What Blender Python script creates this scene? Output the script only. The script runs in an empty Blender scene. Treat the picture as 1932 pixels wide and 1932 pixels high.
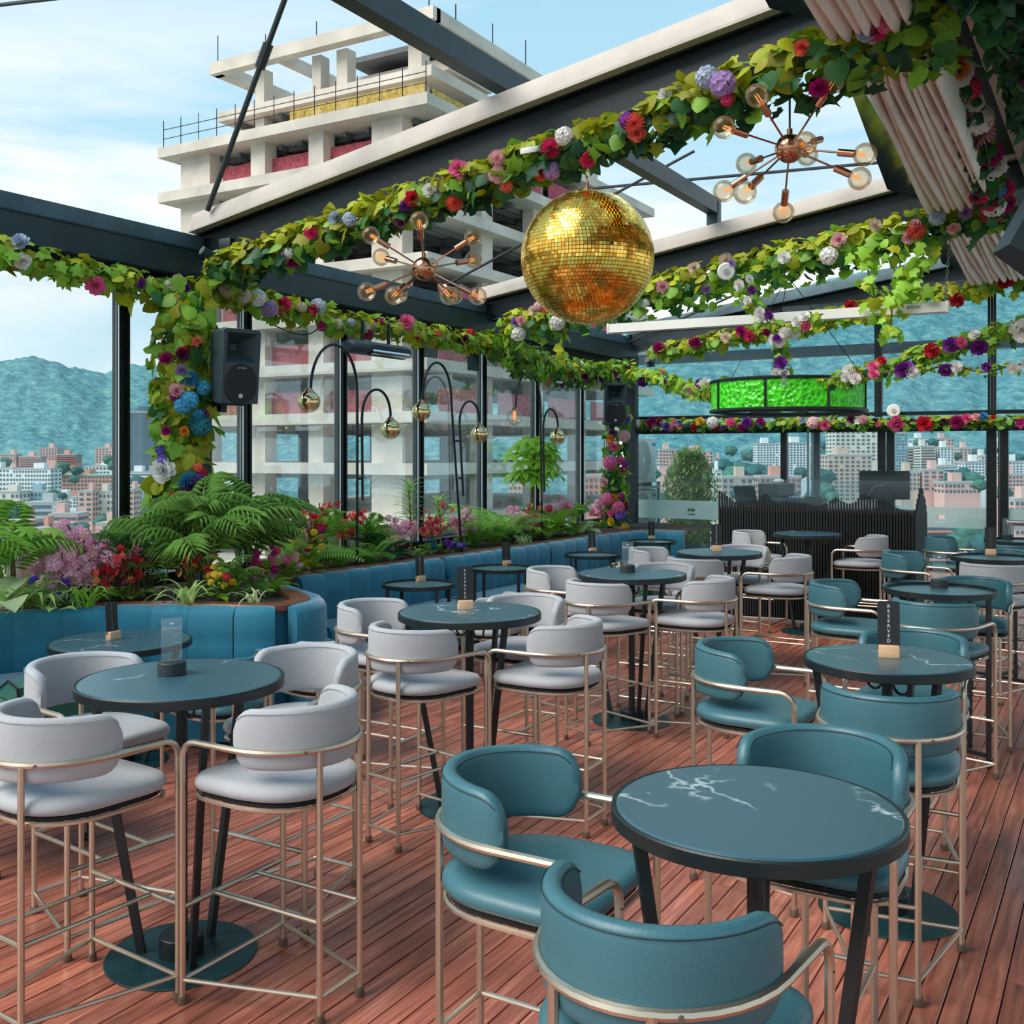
import bpy, bmesh, math, random
from mathutils import Vector, Matrix, noise as mnoise
rnd = random.Random(11)
sc = bpy.context.scene
COL = sc.collection
PI = math.pi
# ---------------------------------------------------------------- camera, sky, sun, exposure
F, CX, HY, CAMH = 1980.0, 966.0, 855.0, 1.9
TH = math.atan(1159.0 / F)
cT, sT = math.cos(TH), math.sin(TH)
cam_d = bpy.data.cameras.new('camera')
cam_d.sensor_width = 36.0
cam_d.lens = 36.0 * F / 1932.0
cam_d.shift_y = -(966.0 - HY) / 1932.0
cam_d.clip_end = 6000
cam_d.clip_start = 0.05
cam = bpy.data.objects.new('camera', cam_d)
COL.objects.link(cam)
cam.location = (0, 0, CAMH)
cam.rotation_euler = (PI / 2, 0, TH)
sc.camera = cam

def lin(c):
    c = c / 255.0
    return c / 12.92 if c <= 0.04045 else ((c + 0.055) / 1.055) ** 2.4

def rgb(r, g, b):
    return (lin(r), lin(g), lin(b), 1.0)

wd = bpy.data.worlds.new('sky')
sc.world = wd
wd.use_nodes = True
nt = wd.node_tree
nt.nodes.clear()
def N(t, kind, **kw):
    n = t.nodes.new(kind)
    for k, v in kw.items():
        setattr(n, k, v)
    return n
def ramp(t, stops, fac=None):
    r = t.nodes.new('ShaderNodeValToRGB')
    el = r.color_ramp.elements
    while len(el) < len(stops):
        el.new(0.5)
    for e, (p, c) in zip(el, stops):
        e.position = p
        e.color = c
    if fac is not None:
        t.links.new(fac, r.inputs[0])
    return r
tc = N(nt, 'ShaderNodeTexCoord')
sep = N(nt, 'ShaderNodeSeparateXYZ')
nt.links.new(tc.outputs['Generated'], sep.inputs[0])
grad = ramp(nt, [(0.0, rgb(196, 216, 224)), (0.12, rgb(184, 210, 222)), (0.30, rgb(158, 196, 214)), (0.6, rgb(128, 178, 208)), (1.0, rgb(110, 164, 202))], sep.outputs[2])
mp = N(nt, 'ShaderNodeMapping')
mp.inputs['Scale'].default_value = (1.0, 1.0, 4.2)
mp.inputs['Location'].default_value = (0.35, 0.1, 0.2)
nt.links.new(tc.outputs['Generated'], mp.inputs[0])
nz = N(nt, 'ShaderNodeTexNoise')
nz.inputs['Scale'].default_value = 2.3
nz.inputs['Detail'].default_value = 7
nz.inputs['Roughness'].default_value = 0.52
nz.inputs['Distortion'].default_value = 0.25
nt.links.new(mp.outputs[0], nz.inputs['Vector'])
cl = ramp(nt, [(0.42, (0, 0, 0, 1)), (0.58, (1, 1, 1, 1))], nz.outputs[0])
fall = ramp(nt, [(0.0, (1, 1, 1, 1)), (0.26, (0.95, 0.95, 0.95, 1)), (0.42, (0.15, 0.15, 0.15, 1)), (1.0, (0.10, 0.10, 0.10, 1))], sep.outputs[2])
mul = N(nt, 'ShaderNodeMath', operation='MULTIPLY')
nt.links.new(cl.outputs[0], mul.inputs[0])
nt.links.new(fall.outputs[0], mul.inputs[1])
mx = N(nt, 'ShaderNodeMixRGB')
mx.inputs[2].default_value = rgb(226, 228, 228)
nt.links.new(mul.outputs[0], mx.inputs[0])
nt.links.new(grad.outputs[0], mx.inputs[1])
bg = N(nt, 'ShaderNodeBackground')
bg.inputs[1].default_value = 1.0
nt.links.new(mx.outputs[0], bg.inputs[0])
wo = N(nt, 'ShaderNodeOutputWorld')
nt.links.new(bg.outputs[0], wo.inputs[0])

sd = bpy.data.lights.new('sun', 'SUN')
sd.energy = 3.2
sd.angle = math.radians(45)
sd.color = (1.0, 0.93, 0.84)
sun = bpy.data.objects.new('sun', sd)
COL.objects.link(sun)
sun.rotation_euler = Vector((0.40, 0.62, -0.80)).to_track_quat('-Z', 'Y').to_euler()

sc.view_settings.view_transform = 'Standard'
sc.view_settings.look = 'None'
sc.view_settings.exposure = 0.52
sc.view_settings.gamma = 1.0
sc.view_settings.use_curve_mapping = False

# ---------------------------------------------------------------- pixel -> place
def ray(px, py):
    X = (px - CX) / F
    return Vector((X * cT - sT, X * sT + cT, (HY - py) / F))
def atz(px, py, z):
    v = ray(px, py); v *= (z - CAMH) / v.z; v.z += CAMH; return v
def atx(px, py, x):
    v = ray(px, py); v *= x / v.x; v.z += CAMH; return v
def aty(px, py, y):
    v = ray(px, py); v *= y / v.y; v.z += CAMH; return v
def atd(px, py, d):
    v = ray(px, py); v *= d; v.z += CAMH; return v

# ---------------------------------------------------------------- materials
MATS = {}
def mat(name, col, rough=0.5, metal=0.0, spec=0.5, var=None, bump=None, sheen=0.0, coat=0.0, objrand=0.0, emit=None, coords='Object', stretch=None, trans=0.0):
    """var=(scale, amount) colour mottling; bump=(scale, strength); objrand: brightness spread between objects"""
    m = bpy.data.materials.new(name)
    m.use_nodes = True
    t = m.node_tree
    b = t.nodes['Principled BSDF']
    b.inputs['Base Color'].default_value = rgb(*col)
    b.inputs['Roughness'].default_value = rough
    b.inputs['Metallic'].default_value = metal
    b.inputs['Specular IOR Level'].default_value = spec
    if sheen:
        b.inputs['Sheen Weight'].default_value = sheen
        b.inputs['Sheen Roughness'].default_value = 0.4
    if coat:
        b.inputs['Coat Weight'].default_value = coat
        b.inputs['Coat Roughness'].default_value = 0.15
    if trans:
        b.inputs['Transmission Weight'].default_value = trans
    if emit:
        b.inputs['Emission Color'].default_value = rgb(*emit[0])
        b.inputs['Emission Strength'].default_value = emit[1]
    last = None
    if var or bump:
        tcn = N(t, 'ShaderNodeTexCoord')
        vec = tcn.outputs[coords]
        if stretch:
            mpn = N(t, 'ShaderNodeMapping')
            mpn.inputs['Scale'].default_value = stretch
            t.links.new(vec, mpn.inputs[0])
            vec = mpn.outputs[0]
    if var:
        nn = N(t, 'ShaderNodeTexNoise')
        nn.inputs['Scale'].default_value = var[0]
        nn.inputs['Detail'].default_value = 5
        t.links.new(vec, nn.inputs['Vector'])
        a = var[1]
        c0 = rgb(*col)
        r = ramp(t, [(0.28, tuple(x * (1 - a) for x in c0[:3]) + (1,)), (0.72, tuple(min(1, x * (1 + a)) for x in c0[:3]) + (1,))], nn.outputs[0])
        last = r.outputs[0]
    if objrand:
        oi = N(t, 'ShaderNodeObjectInfo')
        hv = N(t, 'ShaderNodeHueSaturation')
        mr = N(t, 'ShaderNodeMapRange')
        mr.inputs[3].default_value = 1 - objrand
        mr.inputs[4].default_value = 1 + objrand
        t.links.new(oi.outputs['Random'], mr.inputs[0])
        t.links.new(mr.outputs[0], hv.inputs['Value'])
        if last is None:
            hv.inputs['Color'].default_value = rgb(*col)
        else:
            t.links.new(last, hv.inputs['Color'])
        last = hv.outputs[0]
    if last is not None:
        t.links.new(last, b.inputs['Base Color'])
    if bump:
        nb = N(t, 'ShaderNodeTexNoise')
        nb.inputs['Scale'].default_value = bump[0]
        nb.inputs['Detail'].default_value = 3
        t.links.new(vec, nb.inputs['Vector'])
        bp = N(t, 'ShaderNodeBump')
        bp.inputs['Strength'].default_value = bump[1]
        bp.inputs['Distance'].default_value = 0.02
        t.links.new(nb.outputs[0], bp.inputs['Height'])
        t.links.new(bp.outputs[0], b.inputs['Normal'])
    MATS[name] = m
    return m

def glass_mat(name, tint, refl=0.55, haze=0.0, hazecol=(225, 235, 238), hscale=1.5, rough=0.0):
    m = bpy.data.materials.new(name)
    m.use_nodes = True
    t = m.node_tree
    t.nodes.clear()
    out = N(t, 'ShaderNodeOutputMaterial')
    tr = N(t, 'ShaderNodeBsdfTransparent')
    tr.inputs[0].default_value = tint + (1,)
    gl = N(t, 'ShaderNodeBsdfGlossy')
    gl.inputs['Roughness'].default_value = rough
    fr = N(t, 'ShaderNodeFresnel')
    fr.inputs[0].default_value = 1.45
    ml = N(t, 'ShaderNodeMath', operation='MULTIPLY')
    ml.inputs[1].default_value = refl
    t.links.new(fr.outputs[0], ml.inputs[0])
    m1 = N(t, 'ShaderNodeMixShader')
    t.links.new(ml.outputs[0], m1.inputs[0])
    t.links.new(tr.outputs[0], m1.inputs[1])
    t.links.new(gl.outputs[0], m1.inputs[2])
    last = m1.outputs[0]
    if haze:
        df = N(t, 'ShaderNodeBsdfDiffuse')
        df.inputs[0].default_value = rgb(*hazecol)
        tl = N(t, 'ShaderNodeBsdfTranslucent')
        tl.inputs[0].default_value = rgb(*hazecol)
        ms = N(t, 'ShaderNodeMixShader')
        ms.inputs[0].default_value = 0.6
        t.links.new(df.outputs[0], ms.inputs[1])
        t.links.new(tl.outputs[0], ms.inputs[2])
        tcn = N(t, 'ShaderNodeTexCoord')
        nn = N(t, 'ShaderNodeTexNoise')
        nn.inputs['Scale'].default_value = hscale
        nn.inputs['Detail'].default_value = 4
        t.links.new(tcn.outputs['Object'], nn.inputs['Vector'])
        r = ramp(t, [(0.3, (haze * 0.45,) * 3 + (1,)), (0.75, (haze * 1.5,) * 3 + (1,))], nn.outputs[0])
        m2 = N(t, 'ShaderNodeMixShader')
        t.links.new(r.outputs[0], m2.inputs[0])
        t.links.new(last, m2.inputs[1])
        t.links.new(ms.outputs[0], m2.inputs[2])
        last = m2.outputs[0]
    t.links.new(last, out.inputs[0])
    MATS[name] = m
    return m

# ---------------------------------------------------------------- mesh helpers
class MB:
    def __init__(s):
        s.v = []; s.f = []; s.m = []
    def add(s, vs, fs, mi=0):
        o = len(s.v)
        s.v.extend([tuple(p) for p in vs])
        for f in fs:
            s.f.append(tuple(i + o for i in f)); s.m.append(mi)
        return s
    def box(s, c, d, rz=0.0, mi=0, M=None, bev=0.0):
        hx, hy, hz = d[0] / 2, d[1] / 2, d[2] / 2
        if M is None:
            M = Matrix.Translation(c) @ Matrix.Rotation(rz, 4, 'Z')
        if bev <= 0:
            vs = [M @ Vector((x, y, z)) for x in (-hx, hx) for y in (-hy, hy) for z in (-hz, hz)]
            s.add(vs, [(0, 1, 3, 2), (4, 6, 7, 5), (0, 4, 5, 1), (2, 3, 7, 6), (0, 2, 6, 4), (1, 5, 7, 3)], mi)
        else:
            bm = bmesh.new()
            bmesh.ops.create_cube(bm, size=1.0)
            for v in bm.verts:
                v.co = Vector((v.co.x * d[0], v.co.y * d[1], v.co.z * d[2]))
            bmesh.ops.bevel(bm, geom=bm.edges[:], offset=bev, segments=2, affect='EDGES', profile=0.5)
            bm.verts.index_update()
            s.add([M @ v.co for v in bm.verts], [[v.index for v in f.verts] for f in bm.faces], mi)
            bm.free()
        return s
    def bar(s, a, b, w, h=None, mi=0, up=Vector((0, 0, 1))):
        """square bar from a to b"""
        a, b = Vector(a), Vector(b)
        h = h or w
        d = (b - a); L = d.length; d.normalize()
        x = d.cross(up)
        if x.length < 1e-4: x = d.cross(Vector((0, 1, 0)))
        x.normalize(); z = x.cross(d)
        M = Matrix((x, d, z)).transposed().to_4x4()
        M.translation = (a + b) / 2
        return s.box(None, (w, L, h), M=M, mi=mi)
    def tube(s, pts, r, n=8, closed=False, caps=True, mi=0, radii=None):
        pts = [Vector(p) for p in pts]
        m = len(pts)
        T = []
        for i in range(m):
            if closed: d = pts[(i + 1) % m] - pts[i - 1]
            else: d = pts[min(i + 1, m - 1)] - pts[max(i - 1, 0)]
            if d.length < 1e-9: d = Vector((0, 0, 1))
            T.append(d.normalized())
        ref = Vector((0, 0, 1)) if abs(T[0].z) < 0.9 else Vector((1, 0, 0))
        nrm = (ref - T[0] * ref.dot(T[0])).normalized()
        vs = []
        for i in range(m):
            nrm = nrm - T[i] * nrm.dot(T[i])
            if nrm.length < 1e-6: nrm = T[i].orthogonal()
            nrm.normalize()
            bn = T[i].cross(nrm)
            rr = radii[i] if radii else r
            for k in range(n):
                a = 2 * PI * k / n
                vs.append(pts[i] + (nrm * math.cos(a) + bn * math.sin(a)) * rr)
        fs = []
        for i in range(m if closed else m - 1):
            j = (i + 1) % m
            for k in range(n):
                k2 = (k + 1) % n
                fs.append((i * n + k, i * n + k2, j * n + k2, j * n + k))
        if caps and not closed:
            fs.append(tuple(range(n - 1, -1, -1)))
            fs.append(tuple((m - 1) * n + k for k in range(n)))
        return s.add(vs, fs, mi)
    def cyl(s, a, b, r0, r1=None, n=12, mi=0):
        return s.tube([a, b], r0, n=n, mi=mi, radii=[r0, r0 if r1 is None else r1])
    def lathe(s, prof, n=24, c=(0, 0, 0), mi=0, M=None, cap=True):
        vs = []; fs = []
        c = Vector(c)
        for (r, z) in prof:
            for k in range(n):
                a = 2 * PI * k / n
                p = Vector((r * math.cos(a), r * math.sin(a), z))
                vs.append((M @ p) if M is not None else p + c)
        for i in range(len(prof) - 1):
            for k in range(n):
                k2 = (k + 1) % n
                fs.append((i * n + k, i * n + k2, (i + 1) * n + k2, (i + 1) * n + k))
        if cap and prof[0][0] > 1e-6: fs.append(tuple(range(n - 1, -1, -1)))
        if cap and prof[-1][0] > 1e-6: fs.append(tuple((len(prof) - 1) * n + k for k in range(n)))
        return s.add(vs, fs, mi)
    def ball(s, c, r, n=16, m=10, mi=0, sc=(1, 1, 1)):
        vs = []; c = Vector(c)
        for i in range(m + 1):
            a = PI * i / m
            for k in range(n):
                b = 2 * PI * k / n
                vs.append(c + Vector((math.sin(a) * math.cos(b) * sc[0], math.sin(a) * math.sin(b) * sc[1], math.cos(a) * sc[2])) * r)
        fs = []
        for i in range(m):
            for k in range(n):
                k2 = (k + 1) % n
                fs.append((i * n + k, (i + 1) * n + k, (i + 1) * n + k2, i * n + k2))
        return s.add(vs, fs, mi)
    def quad(s, a, b, c, d, mi=0):
        return s.add([a, b, c, d], [(0, 1, 2, 3)], mi)
    def prism(s, poly, z0, z1, mi=0):
        n = len(poly)
        vs = [(p[0], p[1], z0) for p in poly] + [(p[0], p[1], z1) for p in poly]
        fs = [tuple(range(n - 1, -1, -1)), tuple(range(n, 2 * n))]
        for k in range(n):
            k2 = (k + 1) % n
            fs.append((k, k2, n + k2, n + k))
        return s.add(vs, fs, mi)
    def mesh(s, name, mats, smooth=True, ang=40, merge=False):
        me = bpy.data.meshes.new(name)
        me.from_pydata(s.v, [], s.f)
        if not isinstance(mats, (list, tuple)): mats = [mats]
        for m in mats: me.materials.append(MATS[m] if isinstance(m, str) else m)
        if len(mats) > 1: me.polygons.foreach_set('material_index', s.m)
        if merge:
            bm = bmesh.new(); bm.from_mesh(me)
            bmesh.ops.remove_doubles(bm, verts=bm.verts, dist=1e-5)
            bmesh.ops.dissolve_degenerate(bm, edges=bm.edges, dist=1e-6)
            bm.to_mesh(me); bm.free()
        if smooth and len(me.polygons):
            me.polygons.foreach_set('use_smooth', [True] * len(me.polygons))
            try: me.set_sharp_from_angle(angle=math.radians(ang))
            except Exception: pass
        me.update()
        return me
    def build(s, name, mats, parent=None, smooth=True, ang=40, loc=None, merge=False):
        return link(name, s.mesh(name, mats, smooth, ang, merge), parent, loc)

def link(name, me, parent=None, loc=None, rot=None, scl=None):
    o = bpy.data.objects.new(name, me)
    COL.objects.link(o)
    if parent is not None: o.parent = parent
    if loc is not None: o.location = loc
    if rot is not None: o.rotation_euler = rot
    if scl is not None: o.scale = scl if hasattr(scl, '__len__') else (scl,) * 3
    return o
def tag(o, label, cat, group=None):
    o['label'] = label; o['category'] = cat
    if group: o['group'] = group
    return o
def thing(name, label, cat, loc=(0, 0, 0), rz=0.0, group=None):
    o = bpy.data.objects.new(name, None)
    COL.objects.link(o)
    o.empty_display_size = 0.1
    o.location = loc; o.rotation_euler = (0, 0, rz)
    return tag(o, label, cat, group)
def struct(o, label=None):
    o['kind'] = 'structure'
    if label: o['label'] = label
    return o
def kids(o): return KID.get(o.name, [c for c in o.children])
KID = {}
def copy_tree(o, parent=None):
    c = o.copy()
    COL.objects.link(c)
    c.parent = parent
    for ch in o.children: copy_tree(ch, c)
    return c
def text_mesh(txt, size, bold=False, serif=False, spacing=1.0):
    cu = bpy.data.curves.new('t', 'FONT')
    cu.body = txt; cu.size = size; cu.align_x = 'CENTER'; cu.align_y = 'CENTER'
    cu.space_character = spacing
    cu.extrude = 0.0004
    if bold: cu.offset = size * 0.018
    o = bpy.data.objects.new('t', cu)
    COL.objects.link(o)
    dg = bpy.context.evaluated_depsgraph_get()
    me = bpy.data.meshes.new_from_object(o.evaluated_get(dg))
    bpy.data.objects.remove(o)
    return me
def smooth_path(pts, n):
    """Catmull-Rom through pts, n samples per span"""
    P = [Vector(p) for p in pts]
    out = []
    for i in range(len(P) - 1):
        p0 = P[i - 1] if i else P[0] * 2 - P[1]
        p1, p2 = P[i], P[i + 1]
        p3 = P[i + 2] if i + 2 < len(P) else p2 * 2 - p1
        for k in range(n):
            t = k / n
            out.append(0.5 * ((2 * p1) + (p2 - p0) * t + (2 * p0 - 5 * p1 + 4 * p2 - p3) * t * t + (3 * p1 - p0 - 3 * p2 + p3) * t ** 3))
    out.append(P[-1])
    return out
def resample(pts, step):
    pts = [Vector(p) for p in pts]
    out = [pts[0]]; acc = 0.0
    for a, b in zip(pts, pts[1:]):
        L = (b - a).length
        if L < 1e-9: continue
        t = step - acc
        while t <= L:
            out.append(a + (b - a) * (t / L)); t += step
        acc = L - (t - step)
    return out
def arc(c, r, a0, a1, n, z=0.0):
    return [Vector((c[0] + r * math.cos(a0 + (a1 - a0) * k / n), c[1] + r * math.sin(a0 + (a1 - a0) * k / n), z)) for k in range(n + 1)]

# plain materials
mat('steel', (34, 54, 62), 0.42, 0.2, var=(3, .25))
mat('steel_roof', (70, 92, 100), 0.6, 0.1, var=(4, .3), bump=(30, .2))
mat('steel_black', (14, 24, 28), 0.4, 0.3)
mat('steel_matte', (20, 36, 42), 0.55, 0.1, var=(2, .2))
mat('cream_metal', (176, 166, 156), 0.5, 0.0, var=(2.2, .22), bump=(12, .15))
mat('cream_screen', (226, 224, 216), 0.4)
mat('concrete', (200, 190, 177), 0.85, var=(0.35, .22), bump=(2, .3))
mat('concrete_shade_grey', (104, 106, 108), 0.9, var=(0.5, .25))  # shade inside the tower put into the colour; terrace slab shares it
mat('net_red', (186, 84, 96), 0.8, var=(3, .35), bump=(6, .6))
mat('net_yellow', (206, 176, 84), 0.8, var=(3, .3))
mat('champagne', (202, 186, 166), 0.32, 0.9)
mat('cap', (120, 105, 92), 0.5, 0.6)
mat('white_fabric', (166, 168, 172), 0.85, sheen=0.25, bump=(260, .12), var=(6, .06))
mat('teal_leather', (58, 104, 114), 0.40, spec=0.5, bump=(160, .06), var=(5, .08))
mat('under', (24, 22, 22), 0.8)
mat('stitch_white', (160, 160, 160), 0.8)
mat('stitch_teal', (18, 44, 52), 0.6)
mat('velvet', (28, 116, 142), 0.7, sheen=0.6, var=(5, .14), bump=(120, .08))
mat('velvet_green', (14, 92, 78), 0.7, sheen=0.5, var=(5, .12))
mat('table_black', (18, 28, 30), 0.45, var=(10, .2))
mat('base_teal', (20, 62, 68), 0.42, 0.3, var=(5, .3))
mat('tray_top', (62, 104, 114), 0.3, spec=0.9)
mat('sign_black', (18, 26, 30), 0.45)
mat('sign_wood', (214, 172, 134), 0.55, var=(12, .12), stretch=(1, 6, 6))
mat('sign_white', (236, 238, 238), 0.5)
mat('speckle', (34, 44, 46), 0.6, var=(140, .6))
mat('rim_wood', (120, 66, 46), 0.35, var=(4, .25), stretch=(1, 1, 8), coat=.2)
mat('soil', (62, 44, 36), 0.95, var=(14, .4), bump=(26, 1.0))
mat('planter', (30, 30, 30), 0.7)
mat('gold_mirror', (232, 178, 66), 0.06, 1.0, objrand=0.12)
mat('gold_core', (150, 100, 30), 0.4, 0.8)
mat('copper', (205, 146, 116), 0.16, 1.0)
mat('filament', (230, 140, 70), 0.5, emit=((255, 170, 90), 0.6))
mat('plastic_black', (44, 60, 66), 0.5, bump=(200, .05))
mat('plastic_grille', (16, 26, 30), 0.65, bump=(500, .3))
mat('badge', (210, 215, 215), 0.4)
mat('lampblack', (22, 32, 36), 0.4, 0.4)
mat('chrome_bright', (210, 215, 218), 0.15, 1.0)
mat('fabric_fold', (238, 230, 222), 0.85, var=(3, .10), bump=(220, .08))
mat('dark_glossy', (22, 46, 50), 0.12, 0.2)
mat('ac_white', (214, 218, 216), 0.5)
mat('ac_grille', (172, 170, 166), 0.5)
mat('ac_dark', (70, 74, 76), 0.6)
mat('ac_blue', (66, 110, 160), 0.5)
mat('slat_black', (20, 28, 30), 0.55, var=(9, .3), stretch=(3, 3, .4))
mat('booth_wood', (150, 78, 56), 0.5, var=(6, .2))
mat('monitor', (30, 48, 52), 0.25)
mat('white_plastic', (226, 226, 220), 0.5)
mat('bark', (112, 88, 62), 0.9, var=(12, .3), bump=(30, .5))
mat('vine', (84, 92, 36), 0.8)
mat('wire', (18, 26, 28), 0.5)
mat('cable_grey', (190, 190, 186), 0.5)
mat('chain', (150, 152, 150), 0.35, 0.9)
def thin(m, c, k):
    """let light through a thin leaf or petal"""
    t = m.node_tree; out = t.nodes['Material Output']; b = t.nodes['Principled BSDF']
    tl = N(t, 'ShaderNodeBsdfTranslucent'); src = b.inputs['Base Color']
    if src.is_linked: t.links.new(src.links[0].from_socket, tl.inputs[0])
    else: tl.inputs[0].default_value = rgb(*c)
    ms = N(t, 'ShaderNodeMixShader'); ms.inputs[0].default_value = k
    t.links.new(b.outputs[0], ms.inputs[1]); t.links.new(tl.outputs[0], ms.inputs[2]); t.links.new(ms.outputs[0], out.inputs[0])
    return m
def net(m, hole, sc_):
    """open woven netting"""
    t = m.node_tree; out = t.nodes['Material Output']; b = t.nodes['Principled BSDF']; tr = N(t, 'ShaderNodeBsdfTransparent')
    tcn = N(t, 'ShaderNodeTexCoord'); ck = N(t, 'ShaderNodeTexNoise'); ck.inputs['Scale'].default_value = sc_; t.links.new(tcn.outputs['Object'], ck.inputs['Vector'])
    r = ramp(t, [(.35, (hole * .5,) * 3 + (1,)), (.65, (min(1, hole * 1.5),) * 3 + (1,))], ck.outputs[0])
    ms = N(t, 'ShaderNodeMixShader'); t.links.new(r.outputs[0], ms.inputs[0]); t.links.new(b.outputs[0], ms.inputs[1]); t.links.new(tr.outputs[0], ms.inputs[2]); t.links.new(ms.outputs[0], out.inputs[0])
LEAF = {}
for nm, c in dict(lime=(178, 186, 40), olive=(152, 152, 34), mid=(126, 172, 54), fresh=(150, 198, 64), dark=(56, 108, 56), deep=(36, 80, 52), palm=(150, 194, 100), fern=(154, 202, 88), grass=(176, 204, 122), pale=(204, 216, 160)).items():
    LEAF[nm] = thin(mat('leaf_' + nm, c, 0.5, spec=0.4, objrand=0.22), c, .38)
PET = {}
for nm, c in dict(pink=(232, 110, 160), candy=(255, 196, 216), rose=(222, 56, 110), magenta=(170, 24, 110), blush=(238, 186, 190), white=(238, 234, 230), cream=(226, 206, 184), lilac=(178, 140, 200), purple=(128, 44, 150), violet=(120, 96, 200), blue=(60, 140, 190), sky=(80, 170, 210), yellow=(240, 200, 60), orange=(240, 150, 50), red=(206, 40, 60), coral=(238, 110, 90), plum=(96, 30, 70), greyblue=(176, 186, 206), teal=(50, 128, 140)).items():
    PET[nm] = thin(mat('petal_' + nm, c, 0.6, spec=0.3, var=(30, .14), objrand=0.08), c, .3)
glass_mat('pane', (0.93, 0.97, 0.98), 0.28, 0.04)
net(MATS['net_red'], .22, 5); net(MATS['net_yellow'], .5, 5)
glass_mat('pane_far', (0.86, 0.94, 0.97), 0.35, 0.05)
glass_mat('frosted', (0.75, 0.82, 0.82), 0.2, 0.72, (222, 236, 232), .5)
glass_mat('acrylic', (0.92, 0.97, 0.97), 0.9, 0.13)
glass_mat('bulb_glass', (0.96, 0.86, 0.72), 0.6, 0.05, (255, 220, 170))
glass_mat('clear_globe', (0.96, 0.95, 0.90), 0.8, 0.05)
# ================================================================ SETTING
# ---- floor of narrow boards running along the left wall
def floor_material():
    m = bpy.data.materials.new('deck_wood'); m.use_nodes = True
    t = m.node_tree; b = t.nodes['Principled BSDF']
    tcn = N(t, 'ShaderNodeTexCoord'); oi = N(t, 'ShaderNodeObjectInfo')
    geo = N(t, 'ShaderNodeNewGeometry')
    rnd_v = oi.outputs['Random']
    cb = N(t, 'ShaderNodeCombineXYZ')
    m20 = N(t, 'ShaderNodeMath', operation='MULTIPLY'); m20.inputs[1].default_value = 37.0
    t.links.new(rnd_v, m20.inputs[0]); t.links.new(m20.outputs[0], cb.inputs[0]); t.links.new(m20.outputs[0], cb.inputs[1])
    va = N(t, 'ShaderNodeVectorMath', operation='ADD')
    t.links.new(geo.outputs['Position'], va.inputs[0]); t.links.new(cb.outputs[0], va.inputs[1])
    mpn = N(t, 'ShaderNodeMapping'); mpn.inputs['Scale'].default_value = (26, 1.6, 26)
    t.links.new(va.outputs[0], mpn.inputs[0])
    g = N(t, 'ShaderNodeTexNoise'); g.inputs['Scale'].default_value = 1.3; g.inputs['Detail'].default_value = 6; g.inputs['Distortion'].default_value = .6
    t.links.new(mpn.outputs[0], g.inputs['Vector'])
    r = ramp(t, [(0.25, rgb(118, 64, 52)), (0.5, rgb(170, 98, 78)), (0.78, rgb(206, 136, 110))], g.outputs[0])
    hv = N(t, 'ShaderNodeHueSaturation')
    mr = N(t, 'ShaderNodeMapRange'); mr.inputs[3].default_value = .72; mr.inputs[4].default_value = 1.22
    t.links.new(rnd_v, mr.inputs[0]); t.links.new(mr.outputs[0], hv.inputs['Value']); t.links.new(r.outputs[0], hv.inputs['Color'])
    w = N(t, 'ShaderNodeTexNoise'); w.inputs['Scale'].default_value = 2.2; w.inputs['Detail'].default_value = 8; w.inputs['Roughness'].default_value = .62
    t.links.new(geo.outputs['Position'], w.inputs['Vector'])
    wr = ramp(t, [(0.60, (0, 0, 0, 1)), (0.70, (1, 1, 1, 1))], w.outputs[0])
    mxn = N(t, 'ShaderNodeMixRGB'); mxn.inputs[2].default_value = rgb(104, 84, 76)
    sc_ = N(t, 'ShaderNodeMath', operation='MULTIPLY'); sc_.inputs[1].default_value = .55
    t.links.new(wr.outputs[0], sc_.inputs[0]); t.links.new(sc_.outputs[0], mxn.inputs[0]); t.links.new(hv.outputs[0], mxn.inputs[1])
    t.links.new(mxn.outputs[0], b.inputs['Base Color'])
    w2 = N(t, 'ShaderNodeTexNoise'); w2.inputs['Scale'].default_value = 1.1; w2.inputs['Detail'].default_value = 4
    t.links.new(geo.outputs['Position'], w2.inputs['Vector'])
    rr = N(t, 'ShaderNodeMapRange'); rr.inputs[1].default_value = .3; rr.inputs[2].default_value = .7; rr.inputs[3].default_value = .20; rr.inputs[4].default_value = .46
    t.links.new(w2.outputs[0], rr.inputs[0]); t.links.new(rr.outputs[0], b.inputs['Roughness'])
    b.inputs['Coat Weight'].default_value = .12; b.inputs['Coat Roughness'].default_value = .2
    bp = N(t, 'ShaderNodeBump'); bp.inputs['Strength'].default_value = .12; bp.inputs['Distance'].default_value = .01
    t.links.new(g.outputs[0], bp.inputs['Height']); t.links.new(bp.outputs[0], b.inputs['Normal'])
    MATS['deck_wood'] = m
floor_material()
mat('deck_gap', (22, 16, 15), 0.9)
fl = MB().box((-2.3, 7.15, -0.06), (9.4, 16.6, 0.08)).build('floor', 'deck_gap', smooth=False)
struct(fl, 'red-brown timber deck of narrow boards')
PW = 0.086
boards = []
x = -6.35
while x < 2.3:
    y = -1.1 - rnd.random() * 2.5
    while y < 15.3:
        L = rnd.uniform(2.2, 4.6)
        y0, y1 = max(y, -1.0), min(y + L, 15.3)
        if y1 - y0 > 0.05: boards.append((x, y0, y1))
        y += L
    x += PW
def bkey(b):
    yc = min(max(2.5, b[1]), b[2]); return (b[0] + .9) ** 2 * .8 + (yc - 2.0) ** 2
def visible(b):
    for yy in (b[1], (b[1] + b[2]) / 2, b[2]):
        X = b[0] * cT + yy * sT; Z = -b[0] * sT + yy * cT
        if Z > .5 and abs(X / Z) < .53 and CAMH / Z < .6: return True
    return False
boards.sort(key=lambda b: (not visible(b), bkey(b)))
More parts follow.
